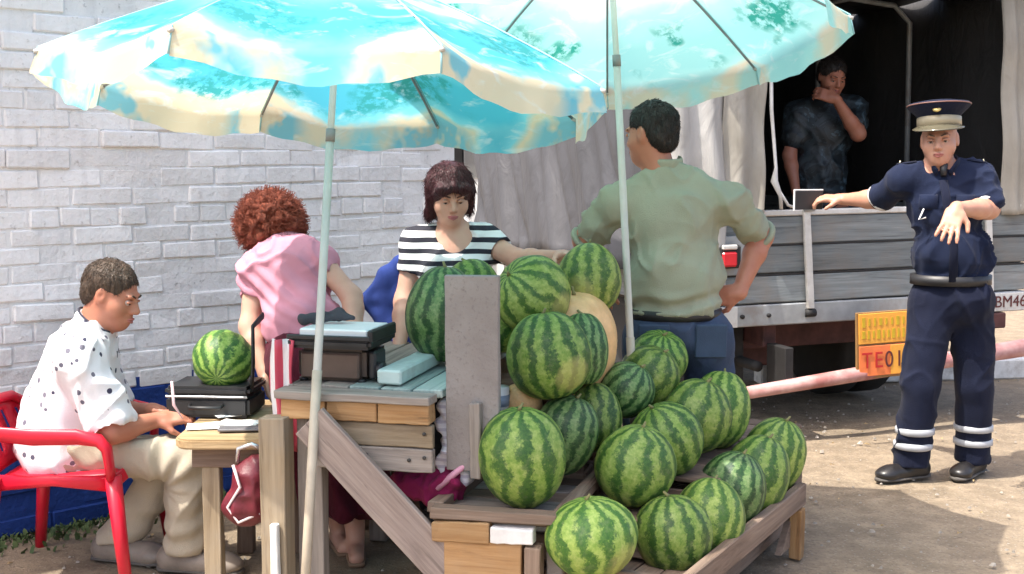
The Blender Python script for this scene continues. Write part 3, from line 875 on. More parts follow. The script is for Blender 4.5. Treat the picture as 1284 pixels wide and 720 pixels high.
# ================================================================== WATERMELONS
def melon_material(name, dark, mid, light, pale, n=9.0):
    m, nt, b = nodes(name)
    tc = N(nt, 'ShaderNodeTexCoord'); oi = N(nt, 'ShaderNodeObjectInfo')
    nrm = N(nt, 'ShaderNodeVectorMath', operation='NORMALIZE'); nt.links.new(tc.outputs['Object'], nrm.inputs[0])
    sp = N(nt, 'ShaderNodeSeparateXYZ'); nt.links.new(nrm.outputs[0], sp.inputs[0])
    cmb = N(nt, 'ShaderNodeCombineXYZ'); r = oi.outputs['Random']
    for i, k in enumerate((31.0, 17.0, 53.0)): nt.links.new(math_(nt, 'MULTIPLY', r, k), cmb.inputs[i])
    add = N(nt, 'ShaderNodeVectorMath', operation='ADD'); nt.links.new(nrm.outputs[0], add.inputs[0]); nt.links.new(cmb.outputs[0], add.inputs[1])
    P = add.outputs[0]
    ang = math_(nt, 'ARCTAN2', sp.outputs[1], sp.outputs[0])
    d1 = math_(nt, 'MULTIPLY', math_(nt, 'SUBTRACT', noise(nt, P, 1.6, 2, .5), .5), 8.0)
    d2 = math_(nt, 'MULTIPLY', math_(nt, 'SUBTRACT', noise(nt, P, 7.0, 4, .75), .5), 5.5)
    ph = math_(nt, 'MULTIPLY_ADD', ang, n, math_(nt, 'MULTIPLY', r, 40.0))
    s = math_(nt, 'SINE', math_(nt, 'ADD', math_(nt, 'ADD', ph, d1), d2))
    d3 = math_(nt, 'MULTIPLY', math_(nt, 'SUBTRACT', noise(nt, P, 22, 3, .7), .5), 2.4)
    s = math_(nt, 'ADD', s, d3)
    fac = math_(nt, 'MULTIPLY_ADD', s, .5, .5)
    mott = noise(nt, P, 9, 5, .7)
    lightc = mixc(nt, ramp(nt, mott, [(.35, (0, 0, 0)), (.7, (1, 1, 1))]), light, pale)
    darkc = mixc(nt, ramp(nt, noise(nt, P, 14, 4, .7), [(.4, (0, 0, 0)), (.75, (1, 1, 1))]), dark, mid)
    f2 = ramp(nt, fac, [(.22, (0, 0, 0)), (.72, (1, 1, 1))])
    col = mixc(nt, f2, darkc, lightc)
    hv = N(nt, 'ShaderNodeHueSaturation'); nt.links.new(col, hv.inputs['Color'])
    nt.links.new(math_(nt, 'MULTIPLY_ADD', r, .35, .82), hv.inputs['Value'])
    nt.links.new(math_(nt, 'MULTIPLY_ADD', r, .02, .488), hv.inputs['Hue'])
    col = hv.outputs[0]
    # scuffs
    sc = ramp(nt, noise(nt, P, 3.1, 6, .7), [(.66, (0, 0, 0)), (.74, (1, 1, 1))])
    col = mixc(nt, math_(nt, 'MULTIPLY', sc, .55), col, (.36, .36, .16))
    # pale ground spot on one flank, dust
    gd = N(nt, 'ShaderNodeVectorMath', operation='DOT_PRODUCT'); nt.links.new(nrm.outputs[0], gd.inputs[0]); gd.inputs[1].default_value = (.85, .2, -.48)
    spot = ramp(nt, math_(nt, 'ADD', gd.outputs['Value'], math_(nt, 'MULTIPLY', noise(nt, P, 6, 3), .12)), [(.93, (0, 0, 0)), (1.02, (.40, .40, .40))])
    col = mixc(nt, spot, col, (.52, .47, .16))
    dust = ramp(nt, noise(nt, P, 4.5, 6, .75), [(.5, (0, 0, 0)), (.8, (.28, .28, .28))])
    col = mixc(nt, dust, col, (.36, .33, .22))
    nt.links.new(col, b.inputs['Base Color'])
    nt.links.new(math_(nt, 'MULTIPLY_ADD', noise(nt, P, 5, 5, .7), .5, .22), b.inputs['Roughness']); b.inputs['Specular IOR Level'].default_value = .38
    bump(nt, b, math_(nt, 'ADD', noise(nt, P, 5, 3), math_(nt, 'MULTIPLY', noise(nt, P, 60, 3), .15)), .12, .02)
    return m
M_MEL = melon_material('striped_watermelon', (0.0213, 0.0704, 0.0119), (0.0574, 0.1408, 0.0213), (0.1107, 0.2156, 0.0306), (0.2952, 0.3872, 0.0892), 12)
M_MELD = melon_material('dark_watermelon', (0.0115, 0.0484, 0.0136), (0.0328, 0.0968, 0.0238), (0.0697, 0.1584, 0.0425), (0.2050, 0.3080, 0.1105), 13)
M_MELB = melon_material('broad_striped_watermelon', (0.0262, 0.0836, 0.0153), (0.0697, 0.1584, 0.0238), (0.1230, 0.2288, 0.0340), (0.3116, 0.3960, 0.0935), 10)
M_MELY = melon_material('pale_watermelon', (0.0369, 0.1012, 0.0170), (0.0902, 0.1848, 0.0255), (0.1640, 0.2640, 0.0391), (0.3690, 0.4488, 0.1105), 12)
M_STEM = plain('dry_stem', (.22, .20, .08), .8)
M_PALE = plain('pale_gourd', (.76, .47, .22), .45, 0, .12, 6, .1, (.66, .38, .15))

def melon_mesh(seed, el):
    rs = random.Random(seed); V = []; F = []; nu, nv = 40, 26
    ph = rs.uniform(0, 6); a = rs.uniform(.008, .02)
    for j in range(nv + 1):
        th = math.pi * j / nv
        for i in range(nu):
            p = 2 * math.pi * i / nu
            r = 1 + a * math.sin(10 * p + ph) * math.sin(th) + .022 * math.sin(2 * p + ph) * math.sin(th) + .015 * math.cos(3 * th + ph)
            dimple = 1 - .05 * math.exp(-(th / .22) ** 2) - .03 * math.exp(-((math.pi - th) / .2) ** 2)
            V.append((r * math.sin(th) * math.cos(p), r * math.sin(th) * math.sin(p), r * el * dimple * math.cos(th)))
    for j in range(nv):
        for i in range(nu):
            i2 = (i + 1) % nu; F.append((j * nu + i, (j + 1) * nu + i, (j + 1) * nu + i2, j * nu + i2))
    me = bpy.data.meshes.new('rind'); me.from_pydata(V, [], F); me.update()
    bm = bmesh.new(); bm.from_mesh(me); bmesh.ops.remove_doubles(bm, verts=bm.verts, dist=1e-5); bm.to_mesh(me); bm.free()
    me.polygons.foreach_set('use_smooth', [True] * len(me.polygons))
    return me
MM = {}
def melon(c, r, rz, mat, tilt, label, name='watermelon', cat='watermelon', group='watermelons piled on the stall'):
    key = (mat.name, round(rz / r, 1), random.randint(0, 2))
    if key not in MM:
        me = melon_mesh(hash(key) % 1000 if False else len(MM) + 11, rz / r); me.materials.append(mat); MM[key] = me
    t = thing(name, label, cat, c, (tilt[0], tilt[1], random.uniform(0, 6.28)), group)
    o = link(bpy.data.objects.new('rind', MM[key]), t); o.scale = (r, r, r)
    st = tube('stem', [(0, 0, rz * .94), (.004, .002, rz * .99), (.012, .006, rz * 1.07)], [.008, .005, .004], M_STEM, t, 8)
    return t
ML = [  # px, py, Y, radius px (w,h), material, tilt, label
 (742, 674, 3.62, 61, 53, M_MELY, (.1, -.1), 'large bright green watermelon at the front lower edge of the pile'),
 (844, 671, 3.84, 47, 50, M_MEL, (.1, .15), 'green watermelon second along the bottom row, right of the large front one'),
 (889, 651, 4.00, 40, 48, M_MELY, (-.2, .35), 'yellowish mottled watermelon third along the bottom row'),
 (917, 614, 4.22, 39, 45, M_MELD, (.1, .3), 'dark green watermelon fourth along the bottom row'),
 (947, 597, 4.40, 39, 48, M_MELB, (.0, .35), 'green watermelon fifth along the bottom row by the tray edge'),
 (969, 573, 4.62, 35, 47, M_MELY, (.1, .3), 'light green watermelon at the far right end of the bottom row'),
 (655, 573, 3.76, 57, 66, M_MELB, (.08, -.05), 'big upright watermelon alone on the low tray below the grey board'),
 (797, 584, 3.97, 52, 54, M_MELB, (.15, .1), 'scuffed watermelon in the centre of the pile above the bottom row'),
 (708, 545, 4.00, 43, 52, M_MELD, (.1, .3), 'dark watermelon tucked behind the big one on the low tray'),
 (745, 524, 4.16, 35, 45, M_MEL, (.0, .35), 'watermelon third back along the low tray'),
 (836, 551, 4.20, 46, 49, M_MEL, (.2, .4), 'watermelon second along the middle row behind the scuffed one'),
 (872, 522, 4.40, 43, 46, M_MELB, (.1, .3), 'watermelon third along the middle row'),
 (901, 514, 4.60, 38, 47, M_MELY, (.1, .3), 'pale watermelon at the right end of the middle row'),
 (688, 446, 4.00, 54, 56, M_MEL, (.1, -.12), 'round striped watermelon right of the upright grey board'),
 (732, 437, 4.16, 32, 46, M_MELD, (.1, .2), 'dark watermelon behind the round striped one, beside the pale gourd'),
 (785, 489, 4.30, 35, 37, M_MELD, (.3, .5), 'small dark watermelon at the foot of the pale gourd'),
 (814, 471, 4.45, 40, 38, M_MELB, (.2, .5), 'watermelon below the right umbrella pole'),
 (826, 450, 4.63, 38, 36, M_MEL, (.2, .3), 'watermelon at the back against the jeans of the man in green'),
 (556, 394, 4.27, 48, 62, M_MELD, (.05, .0), 'tall dark watermelon left of the upright grey board'),
 (592, 362, 4.48, 36, 38, M_MEL, (.2, .3), 'watermelon peeping over the top of the upright grey board'),
 (668, 370, 4.22, 50, 48, M_MELY, (.9, .2), 'light green watermelon lying at the top of the pile left of the topmost'),
 (738, 351, 4.42, 42, 47, M_MELY, (.1, -.25), 'topmost watermelon of the pile in front of the man in green'),
 (634, 400, 4.34, 36, 44, M_MEL, (.2, .1), 'watermelon half hidden behind the right edge of the grey board'),
]
for i, (px, py, Y, rw, rh, mat, tilt, lab) in enumerate(ML):
    k = Y / FPX * (1.13 if i in (2,3,4,5) else 1.07 if i in (1,11,12) else 1.0)
    melon(U(px, py, Y), rw * k, rh * k, mat, tilt, lab)
melon(U(716, 436, 4.34), .165, .215, M_PALE, (.0, -.28), 'pale orange gourd leaning behind the striped melons', 'gourd', 'gourd', 'pale gourds')
melon(U(655, 505, 4.05), .062, .075, M_PALE, (.3, .9), 'small pale orange gourd under the round striped watermelon', 'gourd', 'gourd', 'pale gourds')
melon(U(280, 452, 4.46), .112, .108, M_MEL, (.5, 1.0), 'watermelon resting on the black case by the wall', group='watermelons piled on the stall')

# ================================================================== UMBRELLAS
def umbrella_mat(name, top, sea, deep, sand, green):
    m, nt, b = nodes(name); tc = N(nt, 'ShaderNodeTexCoord'); P = tc.outputs['Object']
    sp = N(nt, 'ShaderNodeSeparateXYZ'); nt.links.new(P, sp.inputs[0])
    r = math_(nt, 'SQRT', math_(nt, 'ADD', math_(nt, 'POWER', sp.outputs[0], 2), math_(nt, 'POWER', sp.outputs[1], 2)))
    n1 = noise(nt, P, 1.9, 3, .5); n2 = noise(nt, P, 6, 4, .55)
    v = math_(nt, 'ADD', r, math_(nt, 'MULTIPLY', math_(nt, 'SUBTRACT', n1, .5), .30))
    v = math_(nt, 'ADD', v, math_(nt, 'MULTIPLY', math_(nt, 'SUBTRACT', n2, .5), .10))
    base = ramp(nt, v, [(.22, top), (.32, sea), (.40, top), (.46, sea), (.58, deep), (.70, deep), (.76, sea), (.79, sand), (.92, sand), (.97, sea)])
    streak = ramp(nt, noise(nt, coords(nt, (3, 3, 9)), 2.2, 4, .6, 1.0), [(.55, (0, 0, 0)), (.68, (1, 1, 1))])
    base = mixc(nt, math_(nt, 'MULTIPLY', streak, .5), base, top)
    # palm clumps around a ring near the rim
    ring = ramp(nt, r, [(.50, (0, 0, 0)), (.57, (1, 1, 1)), (.70, (1, 1, 1)), (.76, (0, 0, 0))])
    clump = ramp(nt, noise(nt, P, 4.2, 2), [(.52, (0, 0, 0)), (.58, (1, 1, 1))])
    leaf = ramp(nt, noise(nt, P, 26, 4, .7), [(.42, (0, 0, 0)), (.55, (1, 1, 1))])
    pm = math_(nt, 'MULTIPLY', math_(nt, 'MULTIPLY', ring, clump), leaf)
    base = mixc(nt, pm, base, green)
    # rim patches
    rim = ramp(nt, math_(nt, 'ADD', r, 0), [(.80, (0, 0, 0)), (.82, (1, 1, 1))])
    patch = ramp(nt, noise(nt, P, 5.5, 3, .6), [(.45, (0, 0, 0)), (.53, (.8, .8, .8))])
    base = mixc(nt, math_(nt, 'MULTIPLY', rim, patch), base, deep)
    brn = ramp(nt, noise(nt, P, 13, 4, .6), [(.55, (0, 0, 0)), (.68, (.5, .5, .5))])
    base = mixc(nt, math_(nt, 'MULTIPLY', rim, brn), base, tuple(x * y for x, y in zip(sand, (.85, .75, .65))))
    nt.links.new(base, b.inputs['Base Color']); b.inputs['Roughness'].default_value = .7
    b.inputs['Specular IOR Level'].default_value = .2
    tr = N(nt, 'ShaderNodeBsdfTranslucent'); mx = N(nt, 'ShaderNodeMixShader'); mx.inputs[0].default_value = .48
    nt.links.new(base, tr.inputs[0]); nt.links.new(b.outputs[0], mx.inputs[1]); nt.links.new(tr.outputs[0], mx.inputs[2])
    nt.links.new(mx.outputs[0], nt.nodes['Material Output'].inputs[0])
    wv = noise(nt, P, 6, 3, .5, .6)
    bn = N(nt, 'ShaderNodeBump'); bn.inputs['Strength'].default_value = .25; bn.inputs['Distance'].default_value = .02
    nt.links.new(wv, bn.inputs['Height']); nt.links.new(bn.outputs[0], b.inputs['Normal'])
    return m
M_UM1 = umbrella_mat('beach_print_cloth', (.80, .90, .90), (.24, .69, .79), (.09, .51, .67), (.78, .69, .50), (.05, .36, .38))
M_UM2 = umbrella_mat('pale_beach_print_cloth', (.82, .92, .89), (.48, .84, .80), (.36, .75, .73), (.80, .73, .55), (.04, .34, .27))
M_POLE = plain('white_pole_paint', (.52, .51, .46), .45, 0, .1, 8, .1, (.5, .45, .36))
M_RIB = plain('rib_wire', (.24, .25, .26), .5, .3)
M_POLE_SHADE = plain('shade_tan_pole', (.50, .43, .33), .5, 0, .15, 10, .1, (.36, .28, .2))  # tan tone paints in the shade and shine on the lower pole
M_SEAM = plain('seam_thread', (.30, .55, .58), .8)
def umbrella(label, base, axis, C, R, hgt, a0, mat, polemat):
    t = thing('umbrella', label, 'umbrella', base, group='beach umbrellas over the stall')
    Bv = Vector(base); C = Vector(C) - Bv; n = Vector(axis).normalized()
    q = n.to_track_quat('Z', 'Y'); can = bpy.data.objects.new('canopy', None); link(can, t); can.location = C; can.rotation_mode = 'QUATERNION'; can.rotation_quaternion = q
    K = 8
    for k in range(K):
        V = []; F = []; nu, nv = 16, 18
        a1, a2 = a0 + k * 2 * math.pi / K, a0 + (k + 1) * 2 * math.pi / K
        rs = random.Random(k * 7 + int(R * 100))
        for j in range(nv + 1):
            v = j / nv
            for i in range(nu + 1):
                u = i / nu
                e1 = Vector((math.cos(a1), math.sin(a1))) ; e2 = Vector((math.cos(a2), math.sin(a2)))
                d = e1 * (1 - u) + e2 * u; rr = v * R
                sag = .045 * math.sin(u * math.pi) * v * v
                z = hgt * (1 - v ** 1.35) - sag * .7 + .006 * math.sin(9 * u + k) * v
                d = d * (1 - .03 * math.sin(u * math.pi) * v)
                V.append((d.x * rr, d.y * rr, z))
        # valance
        for j in (1, 2, 3, 4, 5):
            for i in range(nu + 1):
                u = i / nu; e1 = Vector((math.cos(a1), math.sin(a1))); e2 = Vector((math.cos(a2), math.sin(a2)))
                d = (e1 * (1 - u) + e2 * u) * (1 - .03 * math.sin(u * math.pi)) * (R * (1 + .012 * j / 5 + .01 * math.sin(u * 14 + k * 2) * j / 5))
                drop = .088 * (.80 + .20 * math.sin(u * math.pi) + .05 * math.sin(u * 23 + k))
                V.append((d.x, d.y, -.045 * .7 * math.sin(u * math.pi) - drop * j / 5))
        rows = nv + 5
        for j in range(rows):
            for i in range(nu):
                a = j * (nu + 1) + i; F.append((a, a + nu + 1, a + nu + 2, a + 1))
        o = mesh_arrays('panel', V, F, mat, True, can)
        ra = Vector((math.cos(a1), math.sin(a1)))
        tube('rib', [(ra.x * R * s, ra.y * R * s, hgt * (1 - s ** 1.35) - .012) for s in (.02, .2, .4, .6, .8, 1.0)], .0045, M_RIB, can, 8)
        tube('seam', [(ra.x * R * s, ra.y * R * s, hgt * (1 - s ** 1.35) + .002) for s in (.03, .2, .4, .6, .8, .9, 1.0)] + [(ra.x * R * 1.01, ra.y * R * 1.01, -.07)], .003, M_SEAM, can, 6)
        tube('rib_tip', [(ra.x * R * .985, ra.y * R * .985, -.006), (ra.x * R * 1.012, ra.y * R * 1.012, -.012)], .007, M_POLE, can, 8)
        tube('strut', [(ra.x * .02, ra.y * .02, hgt - .15), (ra.x * R * .34, ra.y * R * .34, hgt * (1 - .34 ** 1.35) - .014)], .0035, M_RIB, can, 8)
    top = C + q @ Vector((0, 0, hgt))
    bend = C + q @ Vector((0, 0, hgt - .5))
    mid = bend * .35
    tube('pole', [(0, 0, 0), bend * .5, bend], .0132, polemat, t, 14)
    tube('upper_pole', [bend - (bend.normalized() * .03), bend, top + q @ Vector((0, 0, .02))], .011, M_POLE, t, 14)
    cb = bend.normalized()
    tube('lower_pole_shade_tint', [(0, 0, 0), cb * .45, cb * .86], .0155, M_POLE_SHADE, t, 14)  # thin shell added to tint the lower pole tan, as shade and shine do
    tube('pole_joint', [bend - cb * .035, bend + cb * .005], .0150, plain('pole_joint', (.22, .22, .21), .5), t, 14)
    lathe('finial', [(.012, 0), (.02, .01), (.016, .03), (.006, .05)], M_POLE, can, 12, Matrix.Translation((0, 0, hgt - .004)))
    lathe('runner', [(.018, -.02), (.024, -.015), (.024, .015), (.018, .02)], plain('runner_plastic', (.6, .62, .62), .4), can, 14, Matrix.Translation((0, 0, hgt - .15)))
    return t
UMB1 = umbrella('large turquoise beach print umbrella over the scale and counter', (U(377, 760, 3.66).x, 3.66, 0), (.06, .10, 1), U(418, 108, 3.92), .87, .36, math.radians(12), M_UM1, M_POLE)
UMB2 = umbrella('paler mint umbrella with palm print leaning over the man in green', (.475, 4.40, 0), (-.05, .22, 1), (.37, 4.52, 1.965), .84, .40, math.radians(30), M_UM2, M_POLE)

# ================================================================== SMALL THINGS ON AND AROUND THE STALL
M_BLACK = plain('black_plastic', (.02, .02, .022), .45, 0, .2, 12, .1)
M_DBRN = plain('dark_brown_steel', (.07, .05, .042), .5, 0, .3, 10, .15, (.12, .08, .05))
M_WPL = plain('white_enamel', (.80, .81, .80), .35, 0, .05, 10, .05)
M_PAPER = plain('paper', (.82, .82, .80), .9, 0, .06, 14, .05)
def scale_():
    c = S(.15, .22, .782)
    t = thing('market_scale', 'black and brown market scale with a white weighing plate on the counter', 'scale', c, (0, 0, -A14))
    box('body', (-.02, .02, .07), (.28, .24, .135), M_DBRN, t, .02, seg=2)
    box('dial_panel', (-.02, -.102, .065), (.24, .02, .10), plain('scale_panel', (.10, .065, .05), .4), t, .006)
    box('side_knob_plate', (.145, -.03, .07), (.03, .12, .11), M_BLACK, t, .008)
    tube('knob', [(.155, -.06, .05), (.185, -.06, .05)], .03, M_BLACK, t, 16)
    box('tray', (-.01, .0, .158), (.34, .30, .042), M_BLACK, t, .014, seg=2)
    box('weighing_plate', (.0, .0, .196), (.28, .24, .034), M_WPL, t, .006)
    for i in (-1, 1):
        box('tray_rim', (-.01, i * .146, .182), (.34, .012, .02), M_BLACK, t, .004)
    box('tray_rim', (.155, 0, .19), (.02, .28, .05), M_BLACK, t, .006)
    for i in (-1, 1):
        for j in (-1, 1): tube('foot', [(i * .12 - .02, j * .1 + .02, 0), (i * .12 - .02, j * .1 + .02, .012)], .018, M_BLACK, t, 10)
    t.scale = (.84, .84, .82)
    return t, c
SCALE, sc_c = scale_()
def crumple(name, label, cat, pts, mat, amp=.02, seed=1, h=.008, group=None):
    """soft lump built from round cones; pts = [(p, q, r1, r2)]"""
    P = np.array([list(p) for a in pts for p in (a[0], a[1])]); m = max(max(a[2], a[3]) for a in pts) + .05
    f = Field(P.min(0) - m, P.max(0) + m, h)
    for a in pts: f.cone(a[0], a[1], a[2], a[3], .03)
    V, Q = f.mesh(); Nn = vnormals(V, Q)
    rdg = 1 - np.abs(vnoise(V, 18, seed)); V = V + Nn * ((rdg - .6) * amp + .5 * amp * vnoise(V, 45, seed + 3))[:, None]
    V = relax(V, Q, 1)
    base = P.mean(0); base[2] = V[:, 2].min()
    o = mesh_arrays(name, V, Q, mat, True, None, base); o.location = base
    return tag(o, label, cat, group)
p = S(.12, .24, .963)
crumple('cloth_bundle', 'small dark grey rag lying on the white scale plate', 'rag', [(p + Vector((-.11, 0, .012)), p + Vector((-.02, .02, .02)), .018, .022), (p + Vector((0, .03, .012)), p + Vector((.05, .0, .014)), .015, .012)], fabric('dark_rag', (.06, .06, .07)), .018, 4, .005)

# striped towel hanging beside the scale
def towel():
    m, nt, b = nodes('striped_towel'); sp = N(nt, 'ShaderNodeSeparateXYZ'); tc = N(nt, 'ShaderNodeTexCoord'); nt.links.new(tc.outputs['Object'], sp.inputs[0])
    f = math_(nt, 'FRACT', math_(nt, 'MULTIPLY', sp.outputs[0], 22)); nt.links.new(ramp(nt, f, [(.0, (.8, .78, .77)), (.45, (.55, .06, .10))], 'CONSTANT'), b.inputs['Base Color'])
    V = []; F = []; base = S(-.065, .10, .55)
    for i in range(13):
        for j in range(13):
            u = i / 12; v = j / 12
            V.append(base + SX * (u * .085 + .008 * math.sin(v * 7)) + SY * (.014 * math.sin(u * 9 + v * 2)) + SZ * (v * .37))
    for i in range(12):
        for j in range(12): a = i * 13 + j; F.append((a, a + 13, a + 14, a + 1))
    o = mesh_arrays('towel', [tuple(v) for v in V], F, m, True, None, base); o.location = base
    md = o.modifiers.new('t', 'SOLIDIFY'); md.thickness = .006
    tag(o, 'red and white striped towel hanging at the left of the scale', 'towel')
towel()

# white striped carrier bag beside the upright board
def stripe_mat(name, a, b_, freq, axis=2, duty=.5, noise_=.0):
    m, nt, b = nodes(name); tc = N(nt, 'ShaderNodeTexCoord'); sp = N(nt, 'ShaderNodeSeparateXYZ'); nt.links.new(tc.outputs['Object'], sp.inputs[0])
    v = math_(nt, 'MULTIPLY', sp.outputs[axis], freq)
    if noise_: v = math_(nt, 'ADD', v, math_(nt, 'MULTIPLY', noise(nt, tc.outputs['Object'], 5, 2), noise_))
    nt.links.new(ramp(nt, math_(nt, 'FRACT', v), [(0, a), (duty, b_)], 'CONSTANT'), b.inputs['Base Color']); b.inputs['Roughness'].default_value = .85
    bump(nt, b, creases(nt, coords(nt), 9), .7, .04)
    return m
crumple('carrier_bag', 'crumpled white striped carrier bag hanging between counter and upright board', 'bag',
        [(U(570, 520, 3.88), U(572, 590, 3.88), .038, .05), (U(562, 500, 3.88), U(570, 540, 3.88), .02, .04)], stripe_mat('bag_stripes', (.78, .76, .80), (.55, .52, .60), 42, 2, .6, .8), .03, 8, .006)
crumple('cloth_bundle', 'magenta cloth bundle stuffed under the counter above the diagonal brace', 'cloth',
        [(U(505, 603, 3.9), U(560, 612, 3.86), .03, .055), (U(545, 625, 3.86), U(570, 600, 3.84), .03, .035)], fabric('magenta_cloth', (.21, .010, .06)), .03, 5, .006)
o = tube('bag_strap', [U(548, 612, 3.82), U(575, 590, 3.80), U(600, 570, 3.82)], [.012, .010, .012], plain('pink_strap', (.62, .30, .40), .6), None); tag(o, 'pink strap running up from the magenta cloth bundle', 'strap')
o = tube('tin_mug', [U(622, 515, 4.0), U(622, 485, 4.0)], [.042, .044], plain('mug_white', (.72, .74, .76), .4), None, 20)
tag(o, 'white and grey tin mug standing behind the upright board', 'mug')
tube('blue_band', [U(622, 508, 4.0), U(622, 494, 4.0)], [.0445, .0455], plain('mug_blue', (.22, .28, .38), .5), o, 20)

# blue cloth bag behind the counter
def bluebag():
    f = Field((-.75, 4.9, .5), (-.2, 5.25, 1.35), .009)
    a, b_, c = U(452, 377, 5.08), U(500, 330, 5.08), U(500, 415, 5.08)
    f.cone(a, (b_ + c) / 2, .012, .05, .01); f.cone((a * .3 + b_ * .7), (a * .3 + c * .7), .04, .04, .02); f.cone(a, b_, .012, .03, .03); f.cone(a, c, .012, .03, .03); f.cone(b_, c, .03, .03, .03)
    f.cone(c, U(505, 520, 5.08), .05, .10, .05)
    V, Q = f.mesh(); Nn = vnormals(V, Q); V = V + Nn * (.008 * vnoise(V, 14, 3))[:, None]
    base = V.mean(0); base[2] = V[:, 2].min()
    o = mesh_arrays('canvas_bag', V, Q, fabric('blue_canvas', (.022, .045, .20)), True, None, base); o.location = base
    tag(o, 'dark blue canvas bag with a pointed corner behind the counter', 'bag')
    cr = crate((base[0], base[1], 0), (.34, .26, float(base[2])), .2, 'plain brown crate under the blue canvas bag by the wall')
bluebag()

# ---- small table with rounded corner
def table():
    t = thing('small_table', 'small low wooden table with thick rounded top beside the post', 'table', (-1.02, 4.3, 0))
    top = .575; th = .034
    x0, x1, y0, y1 = -1.13, -.73, 4.02, 4.72
    bm = bmesh.new(); r = .07; ring = []
    for (cx, cy, a0) in ((x1 - .01, y0 + .01, -90), (x1 - .01, y1 - .01, 0), (x0 + r, y1 - r, 90), (x0 + r, y0 + r, 180)):
        rr = r if cx < -.9 else .01
        for k in range(7):
            a = math.radians(a0 + 90 * k / 6); ring.append((cx + rr * math.cos(a) + 1.02, cy + rr * math.sin(a) - 4.3))
    vs = [bm.verts.new((x, y, top)) for x, y in ring]; f = bm.faces.new(vs)
    ex = bmesh.ops.extrude_face_region(bm, geom=[f]); 
    for v in ex['geom']:
        if isinstance(v, bmesh.types.BMVert): v.co.z -= th
    bmesh.ops.recalc_face_normals(bm, faces=bm.faces)
    bmesh.ops.bevel(bm, geom=[e for e in bm.edges if e.calc_face_angle(0) > .8], offset=.006, segments=2, affect='EDGES')
    bm_obj('table_top', bm, wood('table_pine', (.50, .36, .20), (.62, .47, .29), (.30, .20, .11), .55, .3, (.4, .3, .2)), t)
    for (x, y) in ((-1.02, 4.12), (-.80, 4.12), (-1.02, 4.62), (-.80, 4.62)):
        plank('leg', (x + 1.02, y - 4.3, 0), (x + 1.02, y - 4.3, top - th), .062, .05, (1, 0, 0), W_YEL if y < 4.3 else W_BRN, t)
    plank('apron', (-.06, -.20, .50), (.25, -.20, .50), .07, .025, (0, 0, 1), W_BRN, t)
table()
def papers():
    for i, (px, py, Y, rz, s, lab) in enumerate(((262, 536, 4.22, .2, (.15, .11), 'white sheet of paper under the seated man\'s hand on the table'), (300, 533, 4.25, -.25, (.15, .10), 'white form lying nearer the post on the table'), (290, 527, 4.38, .5, (.12, .09), 'folded white paper against the black case'))):
        c = U(px, py, Y); bm = bmesh.new(); n = 6
        vs = [[bm.verts.new(((i_ / n - .5) * s[0], (j / n - .5) * s[1], .003 * math.sin(i_ * 1.1) * math.sin(j * .9) + .004)) for j in range(n + 1)] for i_ in range(n + 1)]
        for a in range(n):
            for b_ in range(n): bm.faces.new((vs[a][b_], vs[a + 1][b_], vs[a + 1][b_ + 1], vs[a][b_ + 1]))
        o = bm_obj('paper_sheet', bm, M_PAPER, None, True); o.location = (c.x, c.y, .577 + i * .004); o.rotation_euler = (0, 0, rz)
        md = o.modifiers.new('t', 'SOLIDIFY'); md.thickness = .001
        tag(o, lab, 'paper', 'papers on the small table')
papers()
o = box('magazine', (U(300, 530, 4.15).x, 4.15, .586), (.14, .06, .008), plain('magazine_cover', (.16, .15, .16), .4), None, .002, (0, 0, .1)); tag(o, 'dark magazine lying on the papers on the small table', 'magazine')
def case():
    c = U(272, 522, 4.46); t = thing('carrying_case', 'flat black carrying case on the small table beneath a watermelon', 'case', (c.x, c.y, .577), (0, 0, -.08))
    box('lower_shell', (0, 0, .04), (.305, .22, .075), M_BLACK, t, .012, seg=2)
    box('lid', (0, 0, .098), (.31, .225, .035), M_BLACK, t, .012, seg=2)
    box('trim', (0, -.112, .079), (.30, .006, .008), plain('grey_trim', (.25, .25, .26), .3, .5), t, .002)
    tube('handle', [(-.06, -.115, .05), (-.055, -.14, .045), (.055, -.14, .045), (.06, -.115, .05)], .007, M_BLACK, t)
    tube('strap', [(.15, -.06, .1), (.17, -.10, .2), (.165, -.08, .33), (.18, .0, .36)], [(.006, .016)] * 4, M_BLACK, t)
case()
def handbag():
    c = U(318, 612, 4.0)
    f = Field((c.x - .13, c.y - .12, c.z - .17), (c.x + .13, c.y + .12, c.z + .17), .006)
    f.ell(c, (.07, .055, .10)); f.ell(c + Vector((-.02, -.01, -.06)), (.075, .05, .055), k=.02); f.cone(c + Vector((.03, 0, .08)), c + Vector((.05, 0, .12)), .03, .012, .02)
    V, Q = f.mesh(); Nn = vnormals(V, Q); V = V + Nn * ((1 - np.abs(vnoise(V, 16, 9))) * .012)[:, None]
    t = thing('handbag', 'dark red leather handbag with pale piping hanging under the small table', 'handbag', (c.x, c.y, c.z - .1))
    mesh_arrays('body', V, Q, plain('red_leather', (.13, .012, .022), .45, 0, .35, 14, .5), True, t, t.location)
    tube('piping', [c + Vector((-.055, -.05, .09)), c + Vector((-.03, -.065, .02)), c + Vector((-.075, -.055, -.05)), c + Vector((-.04, -.06, -.10)), c + Vector((.03, -.055, -.07))], .005, plain('pale_piping', (.75, .62, .62), .4), t, 8, t.location)
    tube('handle', [c + Vector((-.05, -.01, .09)), c + Vector((-.045, -.01, .135)), c + Vector((0, -.01, .15)), c + Vector((.04, -.01, .13))], .008, plain('chrome_chain', (.6, .6, .62), .25, .8), t, 8, t.location)
handbag()

